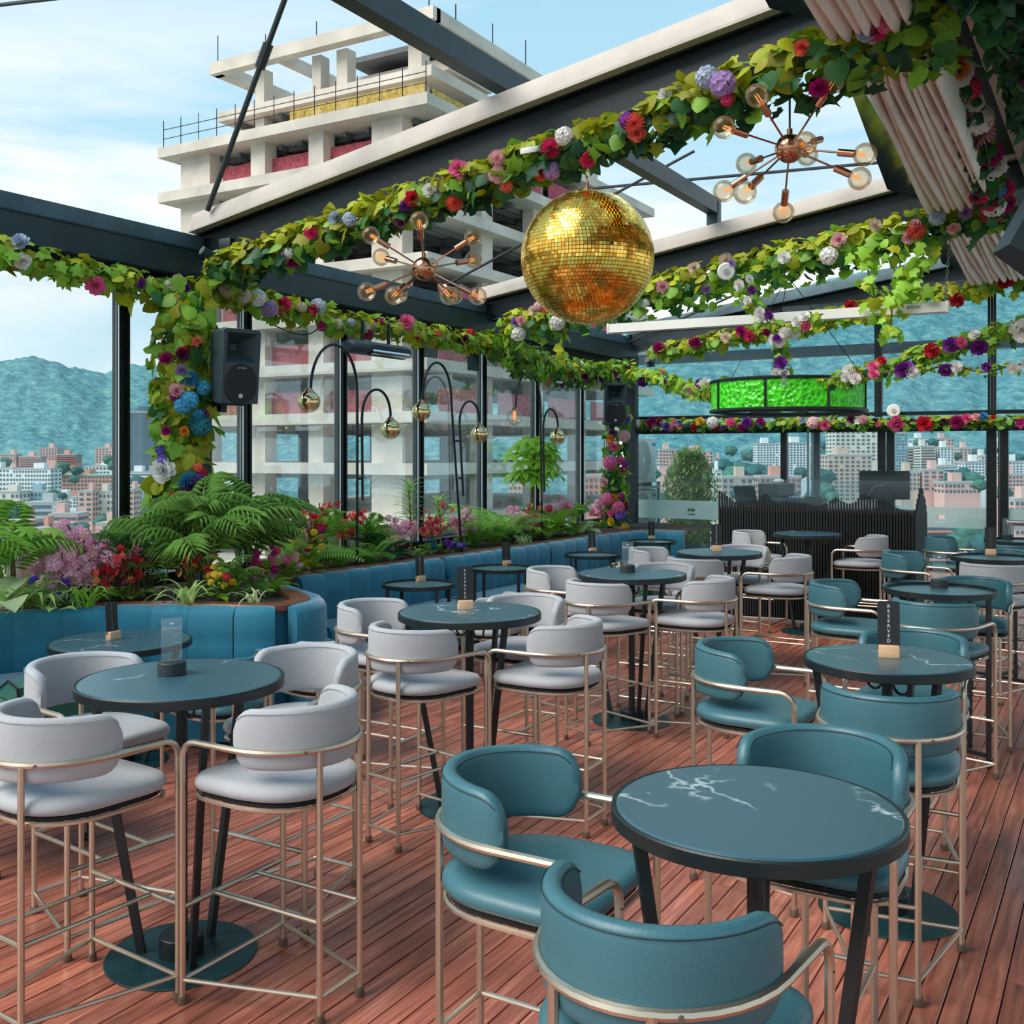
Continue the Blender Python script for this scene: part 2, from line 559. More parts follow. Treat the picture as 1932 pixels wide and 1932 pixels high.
def plank_mesh(L):
    w, h, e = (PW - .005) / 2, 0.02, 0.002
    vs = []
    for yy in (-L / 2 + .0015, L / 2 - .0015):
        vs += [(-w, yy, -h), (w, yy, -h), (w, yy, -e), (w - e, yy, 0), (-w + e, yy, 0), (-w, yy, -e)]
    fs = [(5, 4, 3, 2, 1, 0), (6, 7, 8, 9, 10, 11)] + [(k, (k + 1) % 6, (k + 1) % 6 + 6, k + 6) for k in range(6)]
    return vs, fs
pl_cache = {}
rest = MB()
for i, (bx_, y0, y1) in enumerate(boards):
    L = round(y1 - y0, 1) if i < 295 else y1 - y0
    if i < 295:
        L = max(L, .1)
        if L not in pl_cache:
            mb = MB(); mb.add(*plank_mesh(y1 - y0)); pl_cache[L] = mb.mesh('plank', 'deck_wood', smooth=False)
        vs_l = pl_cache[L]
        real = max(v.co.y for v in vs_l.vertices) * 2 + .003
        o = link('plank', vs_l, fl, (bx_, (y0 + y1) / 2, rnd.uniform(-.0012, .0012)))
        o.scale = (1, (y1 - y0) / real, 1)
    else:
        vs, fs = plank_mesh(y1 - y0)
        yc = (y0 + y1) / 2
        rest.add([(v[0] + bx_, v[1] + yc, v[2]) for v in vs], fs)
o = rest.build('planking', 'deck_wood', fl, smooth=False); o['kind'] = 'stuff'

# ---- left glass wall
GX = -6.87
ML = [5.61 + 1.347 * k for k in range(-4, 7)] + [15.0]
def mullion(mb, x, y, z0, z1, w=.1, d=.09, ax='y'):
    for o_, ww, dd in ((-.036, .026, d), (0, .03, d * .7), (.036, .026, d)):
        c = (x, y + o_, (z0 + z1) / 2) if ax == 'y' else (x + o_, y, (z0 + z1) / 2)
        s_ = (dd, ww, z1 - z0) if ax == 'y' else (ww, dd, z1 - z0)
        mb.box(c, s_)
    return mb
n = 0
for a, b in zip(ML, ML[1:]):
    n += 1
    w = bpy.data.objects.new('window_%d' % n, None); COL.objects.link(w); struct(w, 'tall fixed glass pane of the left wall')
    MB().box((GX, (a + b) / 2, 2.16), (.012, b - a - .1, 2.42)).build('pane', 'pane', w, smooth=False)
    mullion(MB(), GX, a, .9, 3.4).build('mullion', 'steel_black', w, smooth=False)
    mb = MB(); mb.box((GX + .034, a - .05, 2.15), (.012, .006, 2.5)); mb.build('mullion_edge', 'chrome_bright', w, smooth=False)
o = MB().box((GX, 7.0, .46), (.14, 16.4, .92)).build('wall_left', 'steel_black', smooth=False); struct(o, 'black sill wall under the left glazing')
# ---- left eaves beam
bm_ = MB(); bm_.box((-6.74, 7.1, 3.47), (.24, 16.3, .22)); bm_.box((-6.68, 7.1, 3.575), (.14, 16.3, .012)); bm_.box((-6.68, 7.1, 3.365), (.14, 16.3, .012))
eb = bm_.build('trim_1', 'steel', smooth=False); struct(eb, 'dark steel eaves beam over the left glass wall')
MB().box((-6.84, 7.1, 3.66), (.22, 16.3, .13)).build('roof_edge', 'steel_roof', eb, smooth=False)
MB().box((-6.88, 7.1, 3.29), (.16, 16.3, .14)).build('track', 'steel_black', eb, smooth=False)
# ---- rafters
def zb(x): return 3.93 + .1356 * (x + 5.43)
def ry(k, x): return RY[k] - (.06 if k < 3 else .03) * (x + 3.3)
RY = [1.3, 6.16, 10.7, 15.2]
def rafter(name, k_, grey=False, x0=-6.78, x1=-.56):
    a, b = Vector((x0, ry(k_, x0), zb(x0) - .135)), Vector((x1, ry(k_, x1), zb(x1) - .135)); yc = k_
    mb = MB(); mb.bar(a, b, .05, .27); up = Vector((0, 0, .128)); lo = Vector((0, 0, -.128))
    mb.bar(a + lo, b + lo, .15, .014); mb.bar(a + up, b + up, .15, .014)
    r = mb.build(name, 'steel_black', smooth=False); struct(r, 'sloping dark roof rafter with pale capping')
    # capping : folded sheet with lip
    n_ = (b - a).normalized()
    prof = [(-.16, .0), (-.16, .02), (-.135, .03), (-.13, .10), (-.11, .16), (.10, .17), (.12, .03), (.12, .0)]
    vs = []; K = 26
    for k in range(K + 1):
        p = a.lerp(b, k / K)
        wob = mnoise.noise(Vector((p.x * 1.3, yc, 0))) * .012
        for (py_, pz) in prof: vs.append((p.x, p.y + py_ + (wob if py_ < 0 else 0), p.z + .135 + pz + (wob * .6 if pz > .05 else 0)))
    m_ = len(prof); fs = [(k * m_ + j, (k + 1) * m_ + j, (k + 1) * m_ + (j + 1) % m_, k * m_ + (j + 1) % m_) for k in range(K) for j in range(m_)]
    fs += [tuple(range(m_)), tuple(K * m_ + j for j in range(m_ - 1, -1, -1))]
    cp = MB(); cp.add(vs, fs); cp.build('capping', 'steel_roof' if grey else 'cream_metal', r, ang=30)
    t1 = MB(); t1.tube([a + Vector((0, -.1, -.13)), b + Vector((0, -.1, -.13))], .012, 6); t1.build('edge_rail', 'steel_matte', r)
    return r
rafter('trim_2', 1); rafter('trim_3', 2); rafter('trim_4', 3, True)
# ridge / valley beam on the right with dark roof beyond
mb = MB(); mb.box((-.67, 7.0, 4.36), (.16, 16.4, .22)); o = mb.build('trim_5', 'cream_metal', smooth=False); struct(o, 'pale valley gutter beam running beside the folded canopy')
mb = MB(); mb.box((-.47, 7.0, 4.3), (.22, 16.4, .34)); o = mb.build('trim_6', 'steel_black', smooth=False); struct(o, 'black beam beside the pale valley gutter')
o = MB().box((1.72, 7.0, 4.62), (5.56, 16.4, .06)).build('ceiling', 'steel_black', smooth=False); struct(o, 'dark fixed roof over the right side')
# high steel beam with end post
t = MB(); t.bar((-3.79, .8, 4.52), (-3.79, 10.7, 4.52), .12, .16); o = t.build('trim_7', 'steel', smooth=False); struct(o, 'high dark steel beam running above the rafters')
t = MB(); t.box((-3.79, 10.73, 4.43), (.12, .12, .34)); t.build('end_post', 'steel', o, smooth=False)
# tie rods
rods = [([(-6.54, 6.2, 3.9), (-4.95, 6.1, 6.6)], .022), ]
for i, (pp, r_) in enumerate(rods):
    t = MB(); t.tube(pp, r_, 8); mid = Vector(pp[0]).lerp(Vector(pp[1]), .42)
    d_ = (Vector(pp[1]) - Vector(pp[0])).normalized(); t.cyl(mid - d_ * .1, mid + d_ * .1, r_ * 1.9, n=8)
    tag(t.build('tie_rod', 'wire'), 'steep dark steel tie rod rising from the left rafter end', 'rod', 'tie rods')
for pa, pb, lab in (((845, 536, 10.4), (1310, 285, 10.4), 'thin dark brace rod crossing the sky behind the mirror ball'), ((1090, 358, 10.55), (1700, 303, 10.55), 'thin dark rod crossing the sky behind the right chandelier'), ((1130, 672, 15.0), (1500, 505, 15.0), 'thin dark brace rod in front of the hill above the screen'), ((-40, 14, 5.0), (130, -6, 5.0), 'short piece of dark rod at the top left corner')):
    a, b = aty(*pa), aty(*pb)
    tag(MB().tube([a, b], .016, 6).build('tie_rod', 'wire'), lab, 'rod', 'tie rods')
# ---- far glass wall
FY = 15.1
def fx(px): return aty(px, 855, FY).x
far = bpy.data.objects.new('wall_far', None); COL.objects.link(far); struct(far, 'glazed far wall with dark posts')
up_posts = [1187, 1468, 1658, 1872, 2060, 2260]
lo_posts = [1187, 1480, 1672, 1882, 2060, 2260]
for px in up_posts: mullion(MB(), fx(px), FY, 2.4, zb(fx(px)) - .1, ax='x').build('post', 'steel_black', far, smooth=False)
for px, w_ in ((1187, .1), (1480, .09), (1664, .1), (1681, .1), (1871, .12), (1895, .1), (2060, .1), (2260, .1)):
    MB().box((fx(px), FY, 1.1), (w_, .09, 2.2)).build('post', 'steel_black', far, smooth=False)
for px in (1517, 1525, 1882):
    MB().box((fx(px), FY + .25, 1.1), (.035, .05, 2.2)).build('channel', 'chrome_bright', far, smooth=False)
MB().box((fx(1531), FY + .28, 1.1), (.1, .05, 2.2)).build('post', 'steel_matte', far, smooth=False)
xa, xb = fx(1187), fx(2260)
mb = MB(); mb.box(((xa + xb) / 2, FY, 2.26), (xb - xa, .12, .13)); mb.build('transom', 'steel_black', far, smooth=False)
mb = MB(); mb.box(((xa + xb) / 2, FY - .02, 2.44), (xb - xa, .14, .05)); mb.build('transom', 'steel_black', far, smooth=False)
mb = MB(); mb.box(((xa + xb) / 2, FY + 1.6, 3.5), (xb - xa + 6, .14, .16)); mb.build('outer_beam', 'steel', far, smooth=False)
wn = n
for a, b in zip(up_posts, up_posts[1:]):
    wn += 1; x0, x1 = fx(a), fx(b); zt = zb((x0 + x1) / 2) - .15
    w = MB().box(((x0 + x1) / 2, FY, (2.45 + zt) / 2), (x1 - x0 - .1, .012, zt - 2.45)).build('window_%d' % wn, 'pane_far', smooth=False); struct(w, 'upper pane of the far glass wall')
for a, b in zip(lo_posts, lo_posts[1:]):
    wn += 1; x0, x1 = fx(a), fx(b)
    w = bpy.data.objects.new('window_%d' % wn, None); COL.objects.link(w); struct(w, 'lower pane of the far glass wall with frosted band')
    MB().box(((x0 + x1) / 2, FY, 1.12), (x1 - x0 - .1, .012, 2.18)).build('pane', 'pane_far', w, smooth=False)
    if a != 1480:
        xc = x0 + (x1 - x0) * (.42 if a == 1187 else .5)
        # frosted film with a crown-shaped window in it
        zl, zh = .90, 1.18; fb = MB(); cw, ch_ = .12, .12; zc = (zl + zh) / 2 - .02
        for (p0, p1, q0, q1) in ((x0 + .05, xc - cw / 2, zl, zh), (xc + cw / 2, x1 - .05, zl, zh), (xc - cw / 2, xc + cw / 2, zl, zc - ch_ / 2), (xc - cw / 2, xc + cw / 2, zc + ch_ / 2, zh)):
            fb.box(((p0 + p1) / 2, FY - .012, (q0 + q1) / 2), (p1 - p0, .003, q1 - q0))
        zt2 = zc + ch_ / 2; zz = zc + .01
        ys = FY - .0135
        for (l, r_, m_) in ((-1, -.33, -.66), (-.33, .33, 0), (.33, 1, .66)):  # crown notches
            fb.add([(xc + l * cw / 2, ys, zt2), (xc + m_ * cw / 2, ys, zt2), (xc + l * cw / 2, ys, zz + .012), (xc + r_ * cw / 2, ys, zt2), (xc + r_ * cw / 2, ys, zz + .012)], [(0, 1, 2), (1, 3, 4)])
        fb.box((xc, FY - .012, zc - .02), (cw, .003, .035))
        fb.build('frosted_band', 'frosted', w, smooth=False)
    else:
        pass
# corner column of far left
# ---- planter, rim and banquette
RIM = [(-6.64, 2.9), (-6.62, 3.5), (-6.48, 4.18), (-6.23, 4.62), (-5.85, 5.0), (-5.46, 5.19), (-5.17, 5.32), (-5.02, 5.48), (-5.03, 5.69), (-5.19, 5.89), (-5.52, 6.08), (-5.89, 6.31), (-6.09, 6.59), (-6.09, 6.99), (-5.97, 8.52), (-5.88, 10.51), (-5.85, 11.81), (-5.83, 12.44), (-5.72, 12.91), (-5.45, 13.21), (-5.07, 13.3)]
RIMS = [Vector((p.x, p.y, 0)) for p in smooth_path([(a, b, 0) for a, b in RIM], 8)]
RIMS = resample(RIMS, .04)
def offs(path, d):
    out = []
    for i, p in enumerate(path):
        t_ = path[min(i + 2, len(path) - 1)] - path[max(i - 2, 0)]; t_.normalize()
        out.append(p + Vector((t_.y, -t_.x, 0)) * d)
    return out
def sweep(mb, path, prof, caps=True, mi=0):
    """closed profile [(offset, z)] swept along a floor path"""
    cols = [offs(path, d) for d, z in prof]
    m_ = len(prof); K = len(path)
    vs = [(cols[j][k].x, cols[j][k].y, prof[j][1]) for k in range(K) for j in range(m_)]
    fs = [(k * m_ + j, k * m_ + (j + 1) % m_, (k + 1) * m_ + (j + 1) % m_, (k + 1) * m_ + j) for k in range(K - 1) for j in range(m_)]
    if caps: fs += [tuple(range(m_ - 1, -1, -1)), tuple((K - 1) * m_ + j for j in range(m_))]
    return mb.add(vs, fs, mi)
pt = thing('planter', 'long built-in planter with wooden rim along the left glass wall', 'planter')
mb = MB(); sweep(mb, RIMS[::2], [(-.13, .80), (.0, .80), (.012, .812), (.012, .848), (.0, .86), (-.12, .86), (-.13, .85)]); mb.build('rim', 'rim_wood', pt)
inner = offs(RIMS[::3], -.1)
poly = [(p.x, p.y) for p in inner] + [(-5.07, 14.9), (-6.78, 14.9), (-6.78, 2.4)]
mb = MB(); mb.add([(a, b, .83) for a, b in poly], [tuple(range(len(poly)))]); so = mb.build('soil', 'soil', pt, smooth=False)
mb = MB(); sweep(mb, RIMS[::3], [(-.1, 0.0), (-.02, 0.0), (-.02, .8), (-.1, .8)]); mb.build('wall', 'velvet', pt)
# banquette
def sub(path, a, b):
    """stretch of the rim between two path fractions given as nearest points"""
    ia = min(range(len(path)), key=lambda i: (path[i].x - a[0]) ** 2 + (path[i].y - a[1]) ** 2)
    ib = min(range(len(path)), key=lambda i: (path[i].x - b[0]) ** 2 + (path[i].y - b[1]) ** 2)
    return path[ia:ib + 1]
def sofa(label, a, b, depth, panel=.30):
    P = sub(RIMS, a, b)
    root = thing('banquette_sofa', label, 'sofa', P[0].copy(), 0, 'teal velvet banquette along the planter')
    off = -P[0]
    L = len(P) * .04; k = max(1, round(L / panel)); st = len(P) / k
    for i in range(k):
        Q = P[int(round(i * st)):int(round((i + 1) * st)) + 1]
        if len(Q) < 3: continue
        m_ = len(Q); mb = MB(); vs = []; fs = []
        prof = [(.02, .40), (.10, .40), (.13, .46), (.135, .60), (.128, .635), (.135, .67), (.13, .80), (.105, .845), (.06, .862), (.02, .85)]
        cols = [offs(Q, 1.0)[q] - Q[q] for q in range(m_)]
        for q in range(m_):
            e = abs(q / (m_ - 1) * 2 - 1) ** 4
            for (d, z) in prof:
                dd = .02 + (d - .02) * (1 - .09 * e); zz = .42 + (z - .42) * (1 - .025 * e)
                p = Q[q] + cols[q] * dd + off; vs.append((p.x, p.y, zz))
        n_ = len(prof)
        fs = [(q * n_ + j, q * n_ + (j + 1) % n_, (q + 1) * n_ + (j + 1) % n_, (q + 1) * n_ + j) for q in range(m_ - 1) for j in range(n_)]
        fs += [tuple(range(n_ - 1, -1, -1)), tuple((m_ - 1) * n_ + j for j in range(n_))]
        mb.add(vs, fs); mb.build('back_panel', 'velvet', root, ang=50)
    Q = [p + off for p in P[::2]]
    mb = MB(); sweep(mb, Q, [(.03, .22), (depth - .02, .22), (depth, .25), (depth, .42), (depth - .03, .455), (depth - .1, .465), (.12, .46), (.03, .44)]); mb.build('seat_cushion', 'velvet', root, ang=50)
    mb = MB(); sweep(mb, Q, [(.03, .05), (depth - .015, .05), (depth - .015, .22), (.03, .22)]); mb.build('front_panel', 'velvet', root)
    mb = MB(); sweep(mb, Q, [(.05, 0), (depth - .05, 0), (depth - .05, .05), (.05, .05)]); mb.build('plinth', 'under', root)
    return root
sofa('near teal velvet banquette curving in front of the big palm', (-6.62, 3.5), (-5.06, 5.42), .50)
sofa('short rounded teal banquette end at the planter tip', (-5.03, 5.47), (-5.86, 6.29), .34, .5)
sofa('teal velvet banquette behind the nearest small round table', (-6.09, 6.73), (-5.96, 8.67), .46)
sofa('teal velvet banquette behind the second small round table', (-5.96, 8.73), (-5.87, 10.71), .46)
sofa('teal velvet banquette at the far end, curling toward the glass', (-5.87, 10.76), (-5.09, 13.3), .46)
# ================================================================ FURNITURE
def rail_plan(a, W=.25, D=.275, y0=.0):
    return Vector((W * math.cos(a), y0 - D * math.sin(a), 0))
def make_chair(fabric, stitch, low=False):
    dz = -.30 if low else 0.0
    root = thing('bar_chair' if not low else 'dining_chair', 'x', 'chair')
    W, YF, ZR, R_ = .25, .24, .91 + dz, .0115
    # arm rail : bends down at both fronts
    pts = [Vector((W, YF, ZR - .075))] + [Vector((W, YF - .06 + .06 * math.cos(a), ZR - .06 + .06 * math.sin(a))) for a in [0, .4, .8, 1.2, PI / 2]]
    pts += [Vector((W, .08, ZR))] + [rail_plan(PI * k / 18) + Vector((0, 0, ZR)) for k in range(19)] + [Vector((-W, .08, ZR))]
    pts += [Vector((-W, YF - .06 + .06 * math.cos(a), ZR - .06 + .06 * math.sin(a))) for a in [PI / 2, 1.2, .8, .4, 0]] + [Vector((-W, YF, ZR - .075))]
    MB().tube(pts, R_, 8).build('arm_rail', 'champagne', root)
    ra = math.acos(.105 / W)
    feet = [(W, YF, ZR - .07), (-W, YF, ZR - .07)] + [(s * .105, rail_plan(ra).y, ZR) for s in (1, -1)]
    for (x, y, zt) in feet:
        l = MB().cyl((x, y, .012), (x, y, zt), R_, n=8).build('leg', 'champagne', root)
        MB().lathe([(.010, .03), (.0165, .03), (.018, .004), (.016, 0)][::-1], 10, (x, y, 0)).build('foot_cap', 'cap', l)
    yr = feet[2][1]
    if not low:
        MB().cyl((-W, YF, .335), (W, YF, .335), .0095, n=8).build('footrest', 'champagne', root)
        for s in (1, -1): MB().cyl((s * .105, yr, .335), (s * .105, YF, .335), .0085, n=8).build('footrest_bar', 'champagne', root)
        MB().cyl((-.105, yr, .335), (.105, yr, .335), .0085, n=8).build('stretcher', 'champagne', root)
        MB().cyl((-W, YF, .085), (W, YF, .085), .0085, n=8).build('stretcher', 'champagne', root)
        for s in (1, -1): MB().cyl((s * .105, yr, .085), (s * W, YF, .085), .0085, n=8).build('stretcher', 'champagne', root)
        MB().cyl((-.105, yr, .085), (.105, yr, .085), .0085, n=8).build('stretcher', 'champagne', root)
    # seat
    def plan(a):
        c, s = math.cos(a), math.sin(a)
        if s > 0: return Vector((math.copysign(abs(c) ** .4, c) * .243, .225 * abs(s) ** .34 + .02 * abs(s), 0))
        return Vector((math.copysign(abs(c) ** .85, c) * .238, -.245 * abs(s) ** .85, 0))
    NS = 40
    prof = [(.93, -.026), (.99, -.022), (1.02, -.008), (1.015, .006), (.975, .020), (.86, .030), (.6, .037), (.3, .039)]
    zs = .765 + dz; vs = []; fs = []
    for (k, z) in prof:
        for i in range(NS):
            p = plan(2 * PI * i / NS) * k
            sag = -.018 * (1 - abs(p.x) / .25) * max(0, p.y / .25) if z > .02 else 0
            vs.append((p.x, p.y, zs + z + sag))
    m_ = len(prof)
    fs = [(j * NS + i, j * NS + (i + 1) % NS, (j + 1) * NS + (i + 1) % NS, (j + 1) * NS + i) for j in range(m_ - 1) for i in range(NS)]
    fs += [tuple(range(NS - 1, -1, -1)), tuple((m_ - 1) * NS + i for i in range(NS))]
    mb = MB(); mb.add(vs, fs); mb.build('seat', fabric, root, ang=60)
    mb = MB(); mb.prism([(plan(2 * PI * i / 24) * .94)[:2] for i in range(24)], zs - .044, zs - .03); mb.build('seat_base', 'under', root)
    fr = [plan(2 * PI * i / 28) * .98 + Vector((0, 0, zs - .05)) for i in range(28)]
    MB().tube(fr, .008, 6, closed=True).build('seat_frame', 'champagne', root)
    # back band
    path = [rail_plan(PI * k / 20, .222, .245) + Vector((0, 0, 0)) for k in range(0, 21)]
    path = [path[0] + Vector((0, .03, 0))] + path + [path[-1] + Vector((0, .03, 0))]
    path = resample(path, .0205)
    Ls = [0]
    for a, b in zip(path, path[1:]): Ls.append(Ls[-1] + (b - a).length)
    LT = Ls[-1]; zc = .945 + dz; NSX = 16; vs = []; seam = []; seam2 = []
    K = len(path)
    for i, p in enumerate(path):
        t_ = (path[min(i + 1, K - 1)] - path[max(i - 1, 0)]).normalized(); nrm = Vector((-t_.y, t_.x, 0))  # toward the sitter? checked below
        if nrm.dot(Vector((0, 0, 0)) - p) < 0: nrm = -nrm
        e = min(Ls[i], LT - Ls[i]); r_ = .085
        hh = .10 + .006 * math.sin(PI * Ls[i] / LT)
        q = max(0.0, 1 - e / r_)
        hh *= max(.34, math.sqrt(max(0, 1 - q ** 2.6 * .9)))
        th = .0235 * max(.55, math.sqrt(max(0, 1 - q ** 5 * .7)))
        zz = zc + .004 * math.sin(PI * Ls[i] / LT)
        for k in range(NSX):
            a = 2 * PI * k / NSX
            cx, sx = math.cos(a), math.sin(a)
            n_ = math.copysign(abs(cx) ** .55, cx) * th; h_ = math.copysign(abs(sx) ** .42, sx) * hh
            vs.append(p + nrm * n_ + Vector((0, 0, zz + h_)))
        seam.append(p + nrm * th * .98 + Vector((0, 0, zz + hh * .86))); seam2.append(p - nrm * th * .98 + Vector((0, 0, zz + hh * .86)))
    fs = [(i * NSX + k, i * NSX + (k + 1) % NSX, (i + 1) * NSX + (k + 1) % NSX, (i + 1) * NSX + k) for i in range(K - 1) for k in range(NSX)]
    fs += [tuple(range(NSX - 1, -1, -1)), tuple((K - 1) * NSX + k for k in range(NSX))]
    mb = MB(); mb.add(vs, fs); bk = mb.build('backrest', fabric, root, ang=65)
    mb = MB(); mb.tube(seam[1:-1], .0016, 4); mb.tube(seam2[1:-1], .0016, 4); mb.build('seam', stitch, bk)
    for s in (.30, .70):
        a = PI * s; p = rail_plan(a) + Vector((0, 0, ZR)); d_ = Vector((p.x, p.y, 0)).normalized()
        MB().cyl(p + d_ * .008, p + d_ * .0145, .006, n=8).build('bolt', 'cap', root)
    return root
PROTO = {}
FEET_CACHE = {}
def chair(kind, x, y, face, label, group):
    """face: unit heading angle, degrees clockwise from +Y"""
    if kind not in PROTO:
        col, low = kind.split('_')[0], kind.endswith('low')
        c = make_chair({'w': 'white_fabric', 't': 'teal_leather'}[col], {'w': 'stitch_white', 't': 'stitch_teal'}[col], low)
        PROTO[kind] = c
    else:
        c = copy_tree(PROTO[kind])
    c.location = (x, y, 0); c.rotation_euler = (0, 0, -math.radians(face))
    c['label'] = label; c['group'] = group
    return c
def marble():
    m = bpy.data.materials.new('marble'); m.use_nodes = True; t = m.node_tree; b = t.nodes['Principled BSDF']
    tcn = N(t, 'ShaderNodeTexCoord'); oi = N(t, 'ShaderNodeObjectInfo')
    mu = N(t, 'ShaderNodeMath', operation='MULTIPLY'); mu.inputs[1].default_value = 53
    t.links.new(oi.outputs['Random'], mu.inputs[0])
    va = N(t, 'ShaderNodeVectorMath', operation='ADD'); t.links.new(tcn.outputs['Object'], va.inputs[0]); t.links.new(mu.outputs[0], va.inputs[1])
    n1 = N(t, 'ShaderNodeTexNoise'); n1.inputs['Scale'].default_value = 1.7; n1.inputs['Detail'].default_value = 6; n1.inputs['Distortion'].default_value = .2; n1.inputs['Roughness'].default_value = .5
    t.links.new(va.outputs[0], n1.inputs['Vector'])
    sub_ = N(t, 'ShaderNodeMath', operation='SUBTRACT'); sub_.inputs[1].default_value = .5; t.links.new(n1.outputs[0], sub_.inputs[0])
    ab = N(t, 'ShaderNodeMath', operation='ABSOLUTE'); t.links.new(sub_.outputs[0], ab.inputs[0])
    r1 = ramp(t, [(0.0, (1, 1, 1, 1)), (.007, (0, 0, 0, 1))], ab.outputs[0])
    n2 = N(t, 'ShaderNodeTexNoise'); n2.inputs['Scale'].default_value = 4; t.links.new(va.outputs[0], n2.inputs['Vector'])
    r2 = ramp(t, [(.47, (0, 0, 0, 1)), (.62, (1, 1, 1, 1))], n2.outputs[0])
    ml = N(t, 'ShaderNodeMath', operation='MULTIPLY'); t.links.new(r1.outputs[0], ml.inputs[0]); t.links.new(r2.outputs[0], ml.inputs[1])
    mxn = N(t, 'ShaderNodeMixRGB'); mxn.inputs[1].default_value = rgb(50, 86, 98); mxn.inputs[2].default_value = rgb(196, 212, 214)
    t.links.new(ml.outputs[0], mxn.inputs[0]); t.links.new(mxn.outputs[0], b.inputs['Base Color'])
    b.inputs['Roughness'].default_value = .32; b.inputs['Specular IOR Level'].default_value = 1.0
    MATS['marble'] = m
marble()
def bar_table(x, y, r, label, h=1.05, hooks=True, group='round marble bar tables', rot=212):
    t_ = thing('bar_table', label, 'table', (x, y, 0), 0, group)
    MB().lathe([(r - .016, h - .02), (r - .012, h - .004), (r - .018, h)], 56).build('tabletop', 'marble', t_, ang=30)
    MB().lathe([(r - .10, h - .04), (r - .004, h - .04), (r, h - .037), (r, h - .006), (r - .003, h - .002), (r - .011, h - .004), (r - .011, h - .012)], 56).build('rim', 'table_black', t_, ang=30)
    MB().cyl((0, 0, .03), (0, 0, h - .05), .022, n=14).build('pole', 'table_black', t_)
    MB().lathe([(.08, .008), (.082, .012), (.082, .078), (.078, .082), (.0, .082)], 28).build('hub', 'table_black', t_, ang=30)
    MB().lathe([(.275, 0), (.278, .003), (.276, .009), (.0, .011)], 48).build('base', 'base_teal', t_, ang=30)
    for k in range(3):
        a = math.radians(rot + 120 * k); d = Vector((math.cos(a), math.sin(a), 0))
        MB().bar(d * .15 + Vector((0, 0, .008)), d * (r - .05) + Vector((0, 0, h - .045)), .022, .03).build('leg', 'table_black', t_, smooth=False)
    if hooks:
        for a in (math.radians(rot - 50), math.radians(rot + 130)):
            d = Vector((math.cos(a), math.sin(a), 0))
            pp = [d * .03 + Vector((0, 0, h - .05)), d * .03 + Vector((0, 0, h - .10))] + [d * (.07 - .04 * math.cos(b)) + Vector((0, 0, h - .10 - .04 * math.sin(b))) for b in (.5, 1.0, 1.57, 2.1, 2.7)] + [d * .11 + Vector((0, 0, h - .085))]
            MB().tube(pp, .0055, 6).build('hook', 'table_black', t_)
    return t_
def tray_table(x, y, r, h, label, group, rot=20):
    t_ = thing('tray_table', label, 'table', (x, y, 0), math.radians(rot), group)
    MB().lathe([(r - .008, h - .028), (r - .012, h - .018), (0, h - .018)], 48).build('tabletop', 'tray_top', t_, ang=30)
    MB().lathe([(r - .03, h - .034), (r, h - .034), (r, h), (r - .012, h), (r - .012, h - .018), (r - .03, h - .034)], 48, cap=False).build('rim', 'table_black', t_, ang=30)
    for k in range(4):
        a = PI / 4 + k * PI / 2; d = Vector((math.cos(a), math.sin(a), 0)) * (r - .012)
        l = MB().bar(d + Vector((0, 0, .012)), d + Vector((0, 0, h - .014)), .026).build('leg', 'table_black', t_, smooth=False)
        MB().cyl(d, d + Vector((0, 0, .014)), .018, n=10).build('foot', 'under', l)
    for k in range(2):
        a = PI / 4 + k * PI / 2; d = Vector((math.cos(a), math.sin(a), 0)) * (r - .012)
        MB().bar(d + Vector((0, 0, .07)), -d + Vector((0, 0, .07)), .022).build('cross_bar', 'table_black', t_, smooth=False)
    return t_
TB = dict(A=(-.77, 2.48), B=(-.856, 4.55), C=(-1.01, 7.06), D=(-.94, 9.45), E=(-.89, 11.4), F=(-2.92, 11.21), G=(-3.03, 8.71), H=(-3.03, 6.86), I=(-3.05, 4.76), J=(-3.09, 2.80))
bar_table(*TB['A'], .348, 'bare dark marble bar table nearest the camera', rot=222)
bar_table(*TB['B'], .338, 'dark marble bar table with reserved sign behind the nearest one', rot=200)
bar_table(*TB['F'], .36, 'plain dark bar table standing against the black slatted booth', rot=170)
bar_table(*TB['G'], .365, 'dark marble bar table with reserved sign nearest the slatted booth', rot=185)
bar_table(*TB['H'], .385, 'dark marble bar table with menu stand in mid room', rot=190)
bar_table(*TB['I'], .385, 'dark marble bar table with reserved sign among grey chairs', rot=215)
bar_table(*TB['J'], .382, 'front left dark marble bar table with menu stand')
bar_table(-5.34, 4.36, .42, 'low marble table with reserved sign by the near banquette', .75, False, 'sofa tables', 260)
tray_table(*TB['C'], .335, 1.05, 'black tray table with menu stand on the right side', 'black tray tables')
tray_table(*TB['D'], .335, 1.05, 'black tray table with reserved sign on the right side', 'black tray tables')
tray_table(*TB['E'], .335, 1.05, 'farthest black tray table beside the railing', 'black tray tables')
LOW = [(790, 1100, .31), (945, 1070, .31), (1118, 1045, .31), (1230, 1020, .31)]
LOWN = ['nearest', 'second', 'third', 'farthest']
LP = []
for (px, py, r_), nm in zip(LOW, LOWN):
    p = atz(px, py, .80); LP.append(p)
    tray_table(p.x, p.y, r_, .80, 'small black round table with reserved sign, %s along the long banquette' % nm, 'sofa tables')
